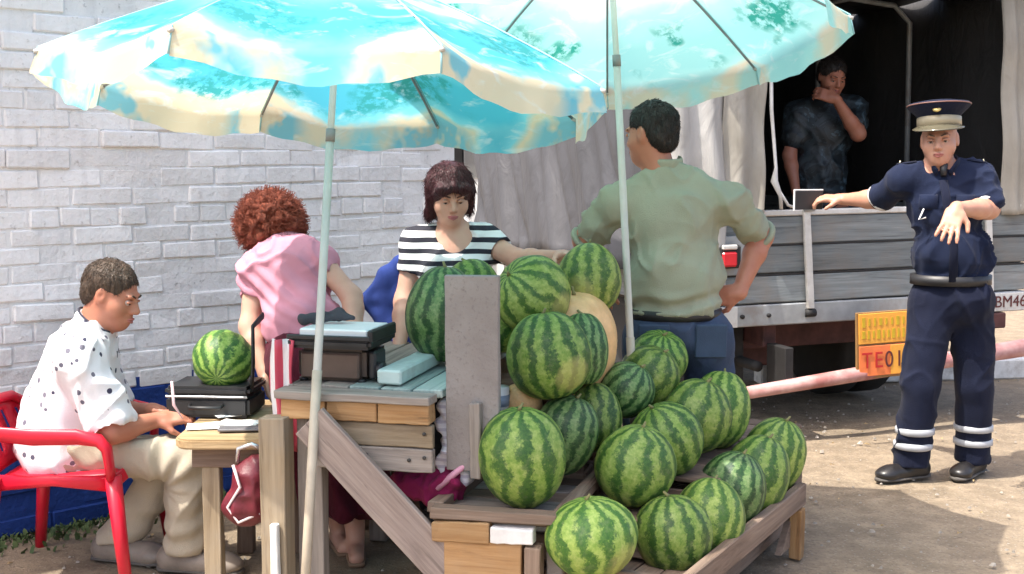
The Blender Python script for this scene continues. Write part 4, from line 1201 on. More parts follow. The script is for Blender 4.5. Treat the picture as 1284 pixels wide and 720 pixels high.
# ---- red plastic armchair
def chair():
    m = plain('red_plastic', (.62, .012, .035), .32, 0, .08, 6, .04)
    cx, cy = -1.585, 4.42
    t = thing('plastic_chair', 'red plastic garden armchair under the seated man', 'chair', (cx, cy, 0))
    # local: front is +x
    # seat
    V = []; F = []; n = 14
    for i in range(n + 1):
        for j in range(n + 1):
            u = i / n * 2 - 1; v = j / n * 2 - 1
            x = u * .22; y = v * (.235 + .015 * u)
            z = .415 - .018 * (1 - u * u) * (1 - v * v) + .012 * u - (.018 if abs(u) > .99 or abs(v) > .99 else 0)
            V.append((x, y, z))
    for i in range(n):
        for j in range(n): a = i * (n + 1) + j; F.append((a, a + n + 1, a + n + 2, a + 1))
    o = mesh_arrays('seat', V, F, m, True, t); md = o.modifiers.new('t', 'SOLIDIFY'); md.thickness = .012
    # legs: flaring, L-shaped tapered channels
    for (sx, sy) in ((1, -1), (1, 1), (-1, -1), (-1, 1)):
        top = Vector((sx * .205, sy * .235, .41)); bot = Vector((sx * .255, sy * .275, 0))
        hi = Vector((sx * .20, sy * .265, .63)) if sx > 0 else Vector((sx * .23, sy * .25, .62))
        tube('leg', [bot, bot * .5 + top * .5, top], [(.020, .022), (.024, .028), (.028, .036)], m, t, 14)
    for sy in (-1, 1):
        a = [Vector((.205, sy * .255, .41)), Vector((.205, sy * .268, .46)), Vector((.20, sy * .275, .515)), Vector((.175, sy * .278, .545)), Vector((.10, sy * .28, .558)), Vector((-.05, sy * .28, .556)), Vector((-.18, sy * .27, .566)), Vector((-.25, sy * .245, .60))]
        tube('armrest', a, [(.016, .026), (.016, .026), (.018, .028), (.022, .028), (.028, .014), (.030, .012), (.028, .013), (.022, .016)], m, t, 14)
        tube('apron', [(.2, sy * .24, .385), (0, sy * .245, .395), (-.21, sy * .235, .385)], [(.03, .008), (.018, .008), (.03, .008)], m, t, 10)
    tube('apron', [(.21, -.23, .39), (.225, 0, .40), (.21, .23, .39)], [(.03, .008), (.02, .008), (.03, .008)], m, t, 10)
    # back: frame and slats
    tube('back_frame', [(-.215, -.235, .40), (-.24, -.235, .5), (-.265, -.22, .58), (-.285, -.13, .625), (-.29, 0, .635), (-.285, .13, .625), (-.265, .22, .58), (-.24, .235, .5), (-.215, .235, .40)], .018, m, t, 12)
    V = []; F = []; n = 12
    for i in range(n + 1):
        for j in range(n + 1):
            u = i / n * 2 - 1; v = j / n; y = u * (.225 - .03 * v ** 3); zt = .40 + v * (.225 - .025 * u * u)
            V.append((-.212 - .072 * v ** 1.3 - .02 * (1 - u * u), y, zt))
    for i in range(n):
        for j in range(n):
            if 2 < j < 10 and i % 3 == 1: continue
            a = i * (n + 1) + j; F.append((a, a + n + 1, a + n + 2, a + 1))
    o = mesh_arrays('back_shell', V, F, m, True, t); md = o.modifiers.new('t', 'SOLIDIFY'); md.thickness = .01
chair()

# ================================================================== PEOPLE
def basis(f, u):
    f = Vector(f).normalized(); u = Vector(u); u = (u - f * u.dot(f)).normalized(); r = f.cross(u)
    return f, u, r                                   # forward, up, (person's) right
def loc(c, fr, x, y, z):
    """point at right x, forward y, up z"""
    f, u, r = fr; return c + r * x + f * y + u * z
def RM(fr):
    f, u, r = fr; return np.array([list(r), list(f), list(u)])

def head_sdf(F, c, fr, s=1.0, male=True):
    L = lambda x, y, z: loc(c, fr, x * s, y * s, z * s); R = RM(fr); E = lambda p, r, k=.02, sub=False: F.ell(p, [q * s for q in r], R, k * s, sub)
    E(L(0, -.012, .035), (.074, .092, .082)); E(L(0, .02, -.03), (.062, .072, .085), .03)
    E(L(0, .052, -.085), (.038, .036, .032), .035)                      # chin
    for q in (-1, 1):
        E(L(q * .045, .04, -.03), (.026, .035, .032), .02)               # cheeks
        E(L(q * .028, .083, .022), (.024, .012, .010), .014)             # brow
        E(L(q * .031, .092, .002), (.017, .014, .011), .012, True)       # eye sockets
        E(L(q * .076, -.008, -.002), (.010, .020, .032), .006)           # ears
        E(L(q * .083, -.002, .002), (.006, .010, .018), .006, True)
    F.cone(L(0, .086, .012), L(0, .108, -.028), .009 * s, .013 * s, .012 * s)
    for q in (-1, 1): E(L(q * .011, .098, -.033), (.010, .011, .008), .006)
    E(L(0, .090, -.058), (.024, .010, .007), .008); E(L(0, .088, -.070), (.021, .011, .008), .007)
    F.cone(L(-.02, .101, -.0635), L(.02, .101, -.0635), .0025 * s, .0025 * s, .004 * s, True)

def eyes(parent, c, fr, s=1.0, off=None, brow=(.08, .05, .035), lip=(.42, .14, .12), lips=True, hooded=.0):
    L = lambda x, y, z: loc(c, fr, x * s, y * s, z * s)
    we = bpy.data.materials.get('eye_white') or plain('eye_white', (.40, .34, .31), .3, bstr=0)
    ir = bpy.data.materials.get('iris') or plain('iris', (.035, .025, .02), .15, bstr=0)
    bm_ = plain('eyebrow', brow, .8); lm = plain('lips', lip, .5, bstr=0)
    for q in (-1, 1):
        p = L(q * .031, .0765, .000)
        bm = bmesh.new(); bmesh.ops.create_uvsphere(bm, u_segments=14, v_segments=10, radius=.0118 * s); bmesh.ops.translate(bm, verts=bm.verts, vec=p - Vector(off))
        o = bm_obj('eye', bm, we, parent, True)
        bm = bmesh.new(); bmesh.ops.create_uvsphere(bm, u_segments=12, v_segments=8, radius=.0068 * s); bmesh.ops.translate(bm, verts=bm.verts, vec=L(q * .031, .0835, -.0015) - Vector(off))
        bm_obj('iris', bm, ir, o, True)
        tube('eyelid', [L(q * .016, .086, .002), L(q * .031, .0905, .0065), L(q * .046, .082, .001)], [.004 * s, .0052 * s, .004 * s], parent.data.materials[0], parent, 8, off)
        tube('eyebrow', [L(q * .013, .0935, .021), L(q * .031, .0915, .0275), L(q * .050, .073, .022)], [.003 * s, .004 * s, .002 * s], bm_, parent, 8, off)
    if lips:
        tube('upper_lip', [L(-.022, .092, -.061), L(-.008, .1005, -.0575), L(0, .1015, -.0585), L(.008, .1005, -.0575), L(.022, .092, -.061)], [.002 * s, .0042 * s, .004 * s, .0042 * s, .002 * s], lm, parent, 8, off)
        tube('lower_lip', [L(-.020, .092, -.065), L(0, .1005, -.0695), L(.020, .092, -.065)], [.002 * s, .0055 * s, .002 * s], lm, parent, 8, off)

def hand_sdf(F, w, d, nrm, s=1.0, curl=.5, thumb=1, spread=.12):
    """wrist w, direction d along the palm, nrm = back of hand; thumb on +side * thumb"""
    d = Vector(d).normalized(); n = Vector(nrm); n = (n - d * n.dot(d)).normalized(); r = d.cross(n)
    R = np.array([list(r), list(d), list(n)])
    F.cone(w - d * .01 * s, w + d * .03 * s, .024 * s, .026 * s, .015)
    F.rbox(w + d * .055 * s, (.040 * s, .046 * s, .014 * s), R, .012 * s, .014)
    for k, (x, L_) in enumerate(((-.030, .062), (-.010, .075), (.010, .080), (.030, .070))):
        if thumb > 0: x, L_ = x, L_
        else: x = -x
        p = w + d * (.094 * s) + r * (x * s); dd = (d + r * (x / .03 * spread)).normalized()
        ang = 0
        for seg, fr_ in ((0, .45), (1, .32), (2, .25)):
            ang += curl * (.5 if seg == 0 else .8)
            q = p + (dd * math.cos(ang) - n * math.sin(ang)) * (L_ * fr_ * s)
            F.cone(p, q, (.0100 - seg * .001) * s, (.0095 - seg * .001) * s, .004); p = q
    b = w + d * .028 * s + r * (.030 * thumb * s); m1 = b + (d * .6 + r * thumb * .75 - n * .35).normalized() * .040 * s
    m2 = m1 + (d * .85 + r * thumb * .25 - n * (.3 + curl * .4)).normalized() * .034 * s
    F.cone(b, m1, .015 * s, .0115 * s, .012); F.cone(m1, m2, .011 * s, .0095 * s, .005)

def arm_sdf(F, sh, el, wr, s=1.0):
    F.cone(sh, el, .050 * s, .040 * s, .03); 
    m = el.lerp(wr, .3); F.cone(el, m, .040 * s, .041 * s, .03); F.cone(m, wr, .041 * s, .026 * s, .02)

def torso_sdf(F, P, fr, s, o=0.0, belly=0.0, bust=0.0, k=.06):
    """P: dict neck, chest, belly, pelvis, sh (2)"""
    R = RM(fr)
    F.cone(P['sh'][0], P['sh'][1], .058 * s + o, .058 * s + o, k)
    F.ell(P['chest'], (.165 * s + o, .115 * s + o, .17 * s + o), R, k)
    F.ell(P['belly'], (.150 * s + belly * .6 + o, .110 * s + belly + o, .15 * s + o), R, k)
    F.ell(P['pelvis'], (.165 * s + belly * .5 + o, .120 * s + belly * .6 + o, .13 * s + o), R, k)
    f, u, r = fr
    for q, sh in enumerate(P['sh']):
        F.cone(P['neck'] - u * .005, sh, .05 * s + o, .052 * s + o, .04)
    if bust:
        for q in (-1, 1): F.ell(loc(P['chest'], fr, q * .075 * s, .085 * s, -.01), (.065 * s + o, .06 * s + o, .065 * s + o), R, .04)

def build(F, name, mat, parent, off, wr=0.0, ws=11, seed=1, aniso=(1, 1, .55), rl=1, fold=None):
    V, Q = F.mesh()
    V = relax(V, Q, rl)
    if wr:
        Nn = vnormals(V, Q); A = V * np.array(aniso)
        d = 0
        for q, (rot, amp) in enumerate(((.55, 1.0), (-.6, .8), (1.45, .45))):
            c_, s_ = math.cos(rot), math.sin(rot)
            u = V[:, 0] * c_ + V[:, 2] * s_; w_ = -V[:, 0] * s_ + V[:, 2] * c_; y_ = V[:, 1]
            B = np.stack([u * 1.0, y_ * .9, w_ * .30], 1)
            B = B + .05 * np.stack([vnoise(V, 5, seed + q), vnoise(V, 5, seed + 7 + q), vnoise(V, 5, seed + 11 + q)], 1)
            r_ = (1 - np.abs(vnoise(B, ws * 1.35, seed + 20 + q))) ** 5
            mask = np.clip(.5 + 1.1 * vnoise(V, 4.5, seed + 40 + q), 0, 1)
            d = d + amp * (r_ - .22) * mask
        d = d * wr * 1.15 + .35 * wr * vnoise(A, ws * 1.2, seed + 9)
        if fold is not None: d = d + fold(V)
        V = V + Nn * d[:, None]; V = relax(V, Q, 1, .25)
    return mesh_arrays(name, V, Q, mat, True, parent, off)

def bounds(pts, m=.2):
    P = np.array([list(p) for p in pts]); return P.min(0) - m, P.max(0) + m

def strands(ho, V, Q, comb, mat, n, L, lift, rad, seed, off, wave=.3, skip=None):
    """fine locks lying over a hair volume, combed along 'comb'(p) -> direction"""
    rs = np.random.RandomState(seed); Nn = vnormals(V, Q); idx = rs.randint(0, len(V), n)
    Vs, Fs = [], []
    for i in idx:
        p = Vector(V[i]); nn = Vector(Nn[i])
        if skip is not None and skip(p): continue
        d = comb(p) + Vector(rs.normal(0, wave, 3)); d = d - nn * d.dot(nn)
        if d.length < 1e-4: continue
        d.normalize(); l = L * rs.uniform(.6, 1.3); up = nn * (lift * rs.uniform(.3, 1.2)); side = Vector(rs.normal(0, .15, 3)) * l
        tv, tf_ = tube_data([p - nn * .002, p + d * l * .45 + up, p + d * l + up * .4 + side], [rad, rad * .9, rad * .3], 4, False)
        b0 = len(Vs); Vs += [tuple(x) for x in tv]; Fs += [tuple(b0 + k for k in f_) for f_ in tf_]
    return mesh_arrays('hair_locks', Vs, Fs, mat, True, ho, off)

def hair(F, mat, t, base, comb, n=2600, L=.03, lift=.003, rad=.0013, seed=1, wave=.3, skip=None):
    V, Q = F.mesh(); V = relax(V, Q, 2); Nn = vnormals(V, Q); V = V + Nn * (.004 * vnoise(V, 40, seed))[:, None]
    ho = mesh_arrays('hair', V, Q, mat, True, t, base)
    strands(ho, V, Q, comb, mat, n, L, lift, rad, seed, base, wave, skip)
    return ho

SK_M = skin_mat('skin_tanned', (.55, .30, .205)); SK_F = skin_mat('skin_fair', (.64, .38, .28)); SK_R = skin_mat('skin_ruddy', (.47, .20, .125))

def shoe(parent, ank, toe_dir, mat, off, name='shoe', L=.26, sole=None, z0=0.0, w=.045):
    d = Vector((toe_dir[0], toe_dir[1], 0)).normalized(); heel = Vector((ank.x, ank.y, z0 + .035)) - d * .055; toe = heel + d * (L - .09)
    F = Field(*bounds([heel, toe, ank], .12), .006)
    F.cone(heel + Vector((0, 0, .005)), toe, w, w * .95, .03); F.cone(heel + Vector((0, 0, .02)), Vector((ank.x, ank.y, z0 + .10)), .042, .046, .03)
    F.ell(toe + d * .03, (.05, .05, .03), None, .03)
    F.cut((0, 0, z0), (0, 0, -1))
    o = build(F, name, mat, parent, off)
    sm_ = bpy.data.materials.get('shoe_sole') or plain('shoe_sole', (.10, .09, .08), .8)
    tube('sole', [heel - d * .052 - Vector((0, 0, .024)), heel - d * .03 - Vector((0, 0, .024)), heel + d * .07 - Vector((0, 0, .024)), toe - Vector((0, 0, .024)), toe + d * .06 - Vector((0, 0, .022)), toe + d * .082 - Vector((0, 0, .022))], [(.010, .02), (.0115, w * 1.0), (.0115, w * .96), (.0115, w * 1.08), (.0105, w * .9), (.009, w * .35)], sm_, o, 16, off)
    return o

# ------------------------------------------------------------------ traffic officer
def officer():
    Y = 5.75
    base = Vector((U(1180, 595, Y).x, Y, 0))
    t = thing('person', 'traffic officer in navy short-sleeved uniform and peaked cap pointing beside the truck', 'person', base)
    head = U(1178, 176, Y - .02); fr = basis((-.42, -1, -.05), (-.06, 0, 1)); tf = basis((-.25, -1, 0), (0.0, 0, 1))
    P = dict(neck=U(1181, 212, Y), chest=U(1184, 258, Y), belly=U(1192, 318, Y), pelvis=U(1195, 372, Y), sh=[U(1134, 226, Y + .03), U(1226, 224, Y - .02)])
    rs, re, rw = P['sh'][0], U(1101, 250, Y + .2), U(1058, 250, Y + .36)
    ls, le, lw = P['sh'][1], U(1240, 262, Y - .13), U(1199, 262, Y - .36)
    hp = [U(1168, 385, Y), U(1216, 385, Y)]; kn = [U(1155, 482, Y - .06), U(1222, 486, Y)]; an = [Vector((U(1142, 578, 5.72).x, 5.72, .09)), Vector((U(1219, 578, 5.80).x, 5.80, .09))]
    pts = [head, rw, lw, an[0], an[1], hp[0], P['sh'][0], P['sh'][1], le]
    F = Field(*bounds(pts, .2), .007)
    head_sdf(F, head, fr, 1.02); F.cone(P['neck'] - Vector((0, 0, .04)), head - Vector((0, -.02, .05)), .060, .056, .03)
    torso_sdf(F, P, tf, .95)
    arm_sdf(F, rs, re, rw, 1.05); arm_sdf(F, ls, le, lw, 1.1)
    hand_sdf(F, rw, (-1, .35, .05), (0, -.3, 1), 1.0, .75, -1); hand_sdf(F, lw, (-.40, -.55, -.62), (-.2, -.8, .6), 1.08, .22, -1, .20)
    for i in (0, 1): F.cone(hp[i], kn[i], .07, .05, .03); F.cone(kn[i], an[i], .05, .04, .02)
    body = build(F, 'body', SK_M, t, base)
    eyes(body, head, fr, 1.02, base, (.10, .07, .05))
    navy = fabric('navy_uniform', (.008, .014, .040), .15); navy2 = fabric('navy_trousers', (.006, .009, .026), .15)
    # shirt
    F = Field(*bounds([P['neck'], P['pelvis'], re, le, P['sh'][0], P['sh'][1]], .22), .008)
    torso_sdf(F, P, tf, .95, .014, .03, 0, .045)
    F.cone(rs, rs.lerp(re, .82), .060, .066, .025); F.cone(ls, ls.lerp(le, .75), .060, .066, .025)
    F.cut(rs.lerp(re, .82), re - rs, (np.array(rs.lerp(re, .82)) - .09, np.array(re) + .12)) if 0 else None
    F.cone(P['neck'] + Vector((-.0, -.02, .03)), P['neck'] + Vector((0, -.05, .09)), .055, .07, .01, True)
    F.cut(U(1190, 352, Y), (0, 0, -1))
    sh = build(F, 'shirt', navy, t, base, .022, 11, 3)
    # sleeve cuffs (pale bands)
    wh = plain('pale_band', (.70, .70, .70), .6, bstr=0)
    for a, b_, f_ in ((rs, re, .90), (ls, le, .86)):
        d = (b_ - a).normalized(); c = a.lerp(b_, f_)
        tube('sleeve_band', [c - d * .012, c - d * .008, c + d * .008, c + d * .012], [.060, .0685, .0695, .062], wh, sh, 24, base)
    # collar, epaulettes, placket, pocket, badge
    for q in (-1, 1):
        c = loc(P['neck'], tf, q * .035, .055, .03)
        tube('collar', [loc(P['neck'], tf, q * .062, -.045, .050), loc(P['neck'], tf, q * .070, .03, .035), loc(P['neck'], tf, q * .030, .098, -.015)], [(.018, .007), (.022, .007), (.020, .006)], navy, sh, 10, base)
        e = P['sh'][0 if q > 0 else 1]
        tube('epaulette', [loc(e, tf, -q * .05, .0, .085), loc(e, tf, q * .035, .0, .072)], [(.006, .024), (.006, .022)], navy2, sh, 10, base)
        tube('epaulette_star', [loc(e, tf, q * .02, 0, .082), loc(e, tf, q * .025, 0, .084)], .008, plain('gold_star', (.8, .72, .5), .3, .5, bstr=0), sh, 8, base)
        o = tube('pocket', [loc(P['chest'], tf, q * .080 - .04, .118, .02), loc(P['chest'], tf, q * .080 + .04, .118, .02)], [(.035, .012), (.035, .012)], navy, sh, 10, base)
    tube('placket', [loc(P['neck'], tf, 0, .098, -.05), loc(P['chest'], tf, 0, .130, .02), loc(P['belly'], tf, 0, .150, .03), loc(P['belly'], tf, 0, .150, -.12)], [(.020, .006)] * 4, navy2, sh, 10, base)
    tube('undershirt', [loc(P['neck'], tf, 0, .075, .02), loc(P['neck'], tf, 0, .10, -.03)], [(.026, .02), (.012, .014)], M_BLACK, sh, 10, base)
    tube('whistle_chain', [loc(P['chest'], tf, .10, .135, -.01), loc(P['chest'], tf, .12, .13, -.06), loc(P['chest'], tf, .09, .14, -.05)], .004, wh, sh, 8, base)
    # trousers
    F = Field(*bounds([P['pelvis'], an[0], an[1], hp[0], hp[1]], .24), .008)
    R = RM(tf); F.ell(P['pelvis'], (.180, .148, .15), R, .05)
    for i in (0, 1):
        F.cone(hp[i] + Vector((0, 0, .02)), kn[i], .104, .084, .035); F.cone(kn[i], an[i] - Vector((0, 0, .02)), .084, .080, .03)
    F.cut(U(1190, 347, Y), (0, 0, 1)); F.cut((0, 0, .065), (0, 0, -1))
    tr = build(F, 'trousers', navy2, t, base, .014, 9, 7, (1, 1, .8))
    c0 = U(1192, 350, Y)
    tube('belt', [c0 - Vector((0, 0, .022)), c0 + Vector((0, 0, .022))], [(.186, .152), (.186, .152)], M_BLACK, tr, 32, base)
    refl = plain('reflective_band', (.42, .43, .45), .5, bstr=0)
    for i in (0, 1):
        for zz in (.165, .235):
            q = kn[i].lerp(an[i], (kn[i].z - zz) / (kn[i].z - an[i].z))
            tube('reflective_band', [q - Vector((0, 0, .017)), q - Vector((0, 0, .012)), q + Vector((0, 0, .012)), q + Vector((0, 0, .017))], [.082, .0902, .0902, .082], refl, tr, 28, base)
    bl = plain('black_leather', (.02, .018, .018), .35)
    shoe(t, an[0], (-.95, -.4), bl, base); shoe(t, an[1], (-.65, -.75), bl, base)
    # cap
    L = lambda x, y, z: loc(head, fr, x, y, z)
    capM = Matrix.Translation(L(0, -.005, .058) - base) @ Matrix(RM(fr).tolist()).transposed().to_4x4()
    cap = bpy.data.objects.new('peaked_cap', None); link(cap, t); cap.matrix_local = capM @ Matrix.Rotation(.12, 4, 'X') @ Matrix.Diagonal((1.0, 1.0, 1.0, 1))
    prof = [(.080, 0), (.094, .0), (.095, .05), (.098, .054), (.134, .088), (.141, .100), (.134, .110), (.08, .120), (.0, .122)]
    o = lathe('crown', prof, navy2, cap, 40); o.scale = (1.0, 1.08, 1)
    o = lathe('cap_band', [(.0945, .004), (.0985, .006), (.0985, .045), (.0945, .048)], plain('cap_gold_band', (.42, .36, .24), .4, .2, bstr=0), cap, 40); o.scale = (1.0, 1.08, 1)
    V = []; Fc = []
    for i in range(17):
        a = math.radians(10 + 160 * i / 16)
        for j in range(5):
            r_ = .096 + .060 * j / 4 * max(0.0, math.sin((a - math.radians(10)) / math.radians(160) * math.pi)) ** .6
            V.append((r_ * math.cos(a), r_ * math.sin(a) * 1.06, .006 - .036 * j / 4 * (math.sin(a)) - .002))
    for i in range(16):
        for j in range(4): a = i * 5 + j; Fc.append((a, a + 5, a + 6, a + 1))
    o = mesh_arrays('visor', V, Fc, plain('visor_gloss', (.10, .09, .06), .15, bstr=0), True, cap); md = o.modifiers.new('t', 'SOLIDIFY'); md.thickness = .004
    lathe('emblem', [(.017, 0), (.020, .004), (.012, .009), (0, .010)], plain('emblem_gold', (.75, .58, .22), .3, .6, bstr=0), cap, 16, Matrix.Translation((0, .121, .072)) @ Matrix.Rotation(-1.0, 4, 'X'))
    tube('piping', [(.141 * math.cos(a), .1523 * math.sin(a), .101) for a in np.linspace(0, 2 * math.pi, 41)], .003, plain('cap_piping', (.20, .10, .08), .5, bstr=0), cap, 6)
    # what he holds
    hd = U(1030, 251, Y + .40)
    w = thing('notebook', 'black notebook with white edges held out in the officer\'s hand', 'notebook', U(1014, 251, Y + .42), (0, .0, .25))
    box('cover', (0, 0, 0), (.15, .012, .095), M_BLACK, w, .003)
    box('page_edge', (0, .001, .0505), (.155, .010, .006), M_WPL, w, .001); box('page_edge', (-.0785, .001, 0), (.006, .010, .106), M_WPL, w, .001)
officer()

# ------------------------------------------------------------------ man in green polo, seen from behind
def green_man():
    Y = 4.80
    base = Vector((U(845, 500, Y).x, Y, 0))
    t = thing('person', 'dark-haired man in sage green T-shirt and jeans seen from behind, hand on hip', 'person', base)
    head = U(817, 168, Y + .02); fr = basis((-.72, .68, -.10), (-.04, .05, 1)); tf = basis((-.12, 1, 0), (0.01, -.04, 1))
    P = dict(neck=U(832, 222, Y), chest=U(843, 280, Y), belly=U(846, 338, Y), pelvis=U(848, 405, Y), sh=[U(915, 236, Y), U(768, 240, Y)])
    P['sh'] = [U(912, 254, Y), U(774, 256, Y)]
    rs, re, rw = P['sh'][0], U(955, 296, Y + .12), U(926, 368, Y + .02)
    ls, le, lw = P['sh'][1], U(733, 302, Y + .10), U(752, 372, Y + .28)
    hp = [U(885, 425, Y), U(815, 425, Y)]; kn = [Vector((hp[0].x + .02, Y + .0, .50)), Vector((hp[1].x - .02, Y + .02, .50))]; an = [Vector((kn[0].x + .02, Y - .02, .09)), Vector((kn[1].x - .02, Y + .02, .09))]
    F = Field(*bounds([head, rw, lw, an[0], an[1], re, le], .2), .0075)
    head_sdf(F, head, fr, 1.03); F.cone(P['neck'] - Vector((0, 0, .03)), head - Vector((0, .01, .04)), .062, .060, .03)
    torso_sdf(F, P, tf, .88); arm_sdf(F, rs, re, rw, 1.08); arm_sdf(F, ls, le, lw, 1.08)
    hand_sdf(F, rw, (-.75, .15, -.12), (.1, -1, .1), 1.0, .4, -1); hand_sdf(F, lw, (.1, .8, -.3), (-.3, 0, 1), 1.0, .3, 1)
    for i in (0, 1): F.cone(hp[i], kn[i], .08, .055, .03); F.cone(kn[i], an[i], .055, .04, .02)
    body = build(F, 'body', SK_R, t, base); eyes(body, head, fr, 1.03, base, (.02, .015, .012))
    # hair
    F = Field(*bounds([head], .16), .006); R = RM(fr)
    F.ell(loc(head, fr, 0, -.016, .042), (.083, .103, .086), R); F.ell(loc(head, fr, 0, -.055, -.02), (.070, .052, .062), R, .03)
    F.cut(loc(head, fr, 0, .060, .03), Vector(fr[0]) * 1.0 - Vector(fr[1]) * .75)
    for q in (-1, 1): F.ell(loc(head, fr, q * .085, .035, -.03), (.03, .055, .055), R, .01, True)
    hair(F, hair_mat('black_hair', (.010, .008, .007), (.030, .024, .02)), t, base, lambda p: loc(Vector(), fr, 0, -.4, -1.0), 3000, .016, .002, .0011, 2, .35)
    # shirt
    sage = fabric('sage_cotton', (.325, .34, .25), .08, .9, .75, 9)
    F = Field(*bounds([P['neck'], P['pelvis'], re, le, rs, ls], .24), .008)
    torso_sdf(F, P, tf, .99, .016, .025, 0, .04)
    F.ell(P['belly'] - Vector((0, 0, .05)), (.182, .145, .16), RM(tf), .05)
    a, b_ = rs.lerp(re, .80), ls.lerp(le, .80)
    F.cone(rs, a, .058, .066, .022); F.cone(ls, b_, .058, .066, .022)
    F.cone(a + (re - rs).normalized() * .075, a + (re - rs).normalized() * .12, .085, .09, .004, True); F.cone(b_ + (le - ls).normalized() * .075, b_ + (le - ls).normalized() * .12, .085, .09, .004, True)
    F.cone(P['neck'] + Vector((-.01, .03, .075)), P['neck'] + Vector((-.01, .06, .13)), .06, .075, .01, True)
    F.cut(U(845, 392, Y), (0, 0, -1))
    hz = U(845, 388, Y).z
    fold = lambda V: .012 * np.sin((V[:, 2] - hz) * 85 + 5 * vnoise(V, 5, 3)) * np.exp(-((V[:, 2] - hz - .035) / .045) ** 2)
    sh = build(F, 'shirt', sage, t, base, .020, 10, 11, (1, 1, .45), 1, fold)
    # collar
    cpts = [loc(P['neck'], tf, .072 * math.cos(a_), .02 + .074 * math.sin(a_), .058 + .012 * math.sin(a_)) for a_ in np.linspace(math.pi * .9, math.pi * 2.1, 13)]
    tube('collar', cpts, [(.022, .007)] * 13, sage, sh, 10, base)
    for p_, d_ in ((a, (re - rs).normalized()), (b_, (le - ls).normalized())):
        tube('sleeve_hem', [p_ + d_ * .028, p_ + d_ * .034, p_ + d_ * .048, p_ + d_ * .052], [.058, .066, .065, .056], sage, sh, 26, base)
    # jeans
    jean = fabric('blue_denim', (.045, .065, .115), .3, .85, .6, 8)
    F = Field(*bounds([P['pelvis'], an[0], an[1], hp[0], hp[1]], .22), .009)
    F.ell(P['pelvis'], (.176, .136, .15), RM(tf), .05)
    for q in (0, 1): F.ell(hp[q] + Vector((0, -.045, -.01)), (.092, .078, .095), None, .04); F.cone(hp[q], kn[q], .105, .085, .05); F.cone(kn[q], an[q] - Vector((0, 0, .05)), .085, .08, .03)
    F.cut(U(845, 383, Y), (0, 0, 1)); F.cut((0, 0, .03), (0, 0, -1))
    je = build(F, 'jeans', jean, t, base, .014, 9, 4, (1, 1, .6))
    for q, hx in ((0, hp[0]), (1, hp[1])):
        c = hx + Vector((0, -.132, .01))
        o = box('back_pocket', c - base, (.12, .012, .13), fabric('pocket_denim', (.05, .075, .125), .2), je, .004, (.12, 0, 0))
    tube('belt', [U(846, 392, Y) - Vector((0, 0, .02)), U(846, 392, Y) + Vector((0, 0, .018))], [(.184, .140)] * 2, M_BLACK, je, 32, base)
    for q in (0, 1): shoe(t, an[q], (-.1, 1), M_BLACK, base)
green_man()

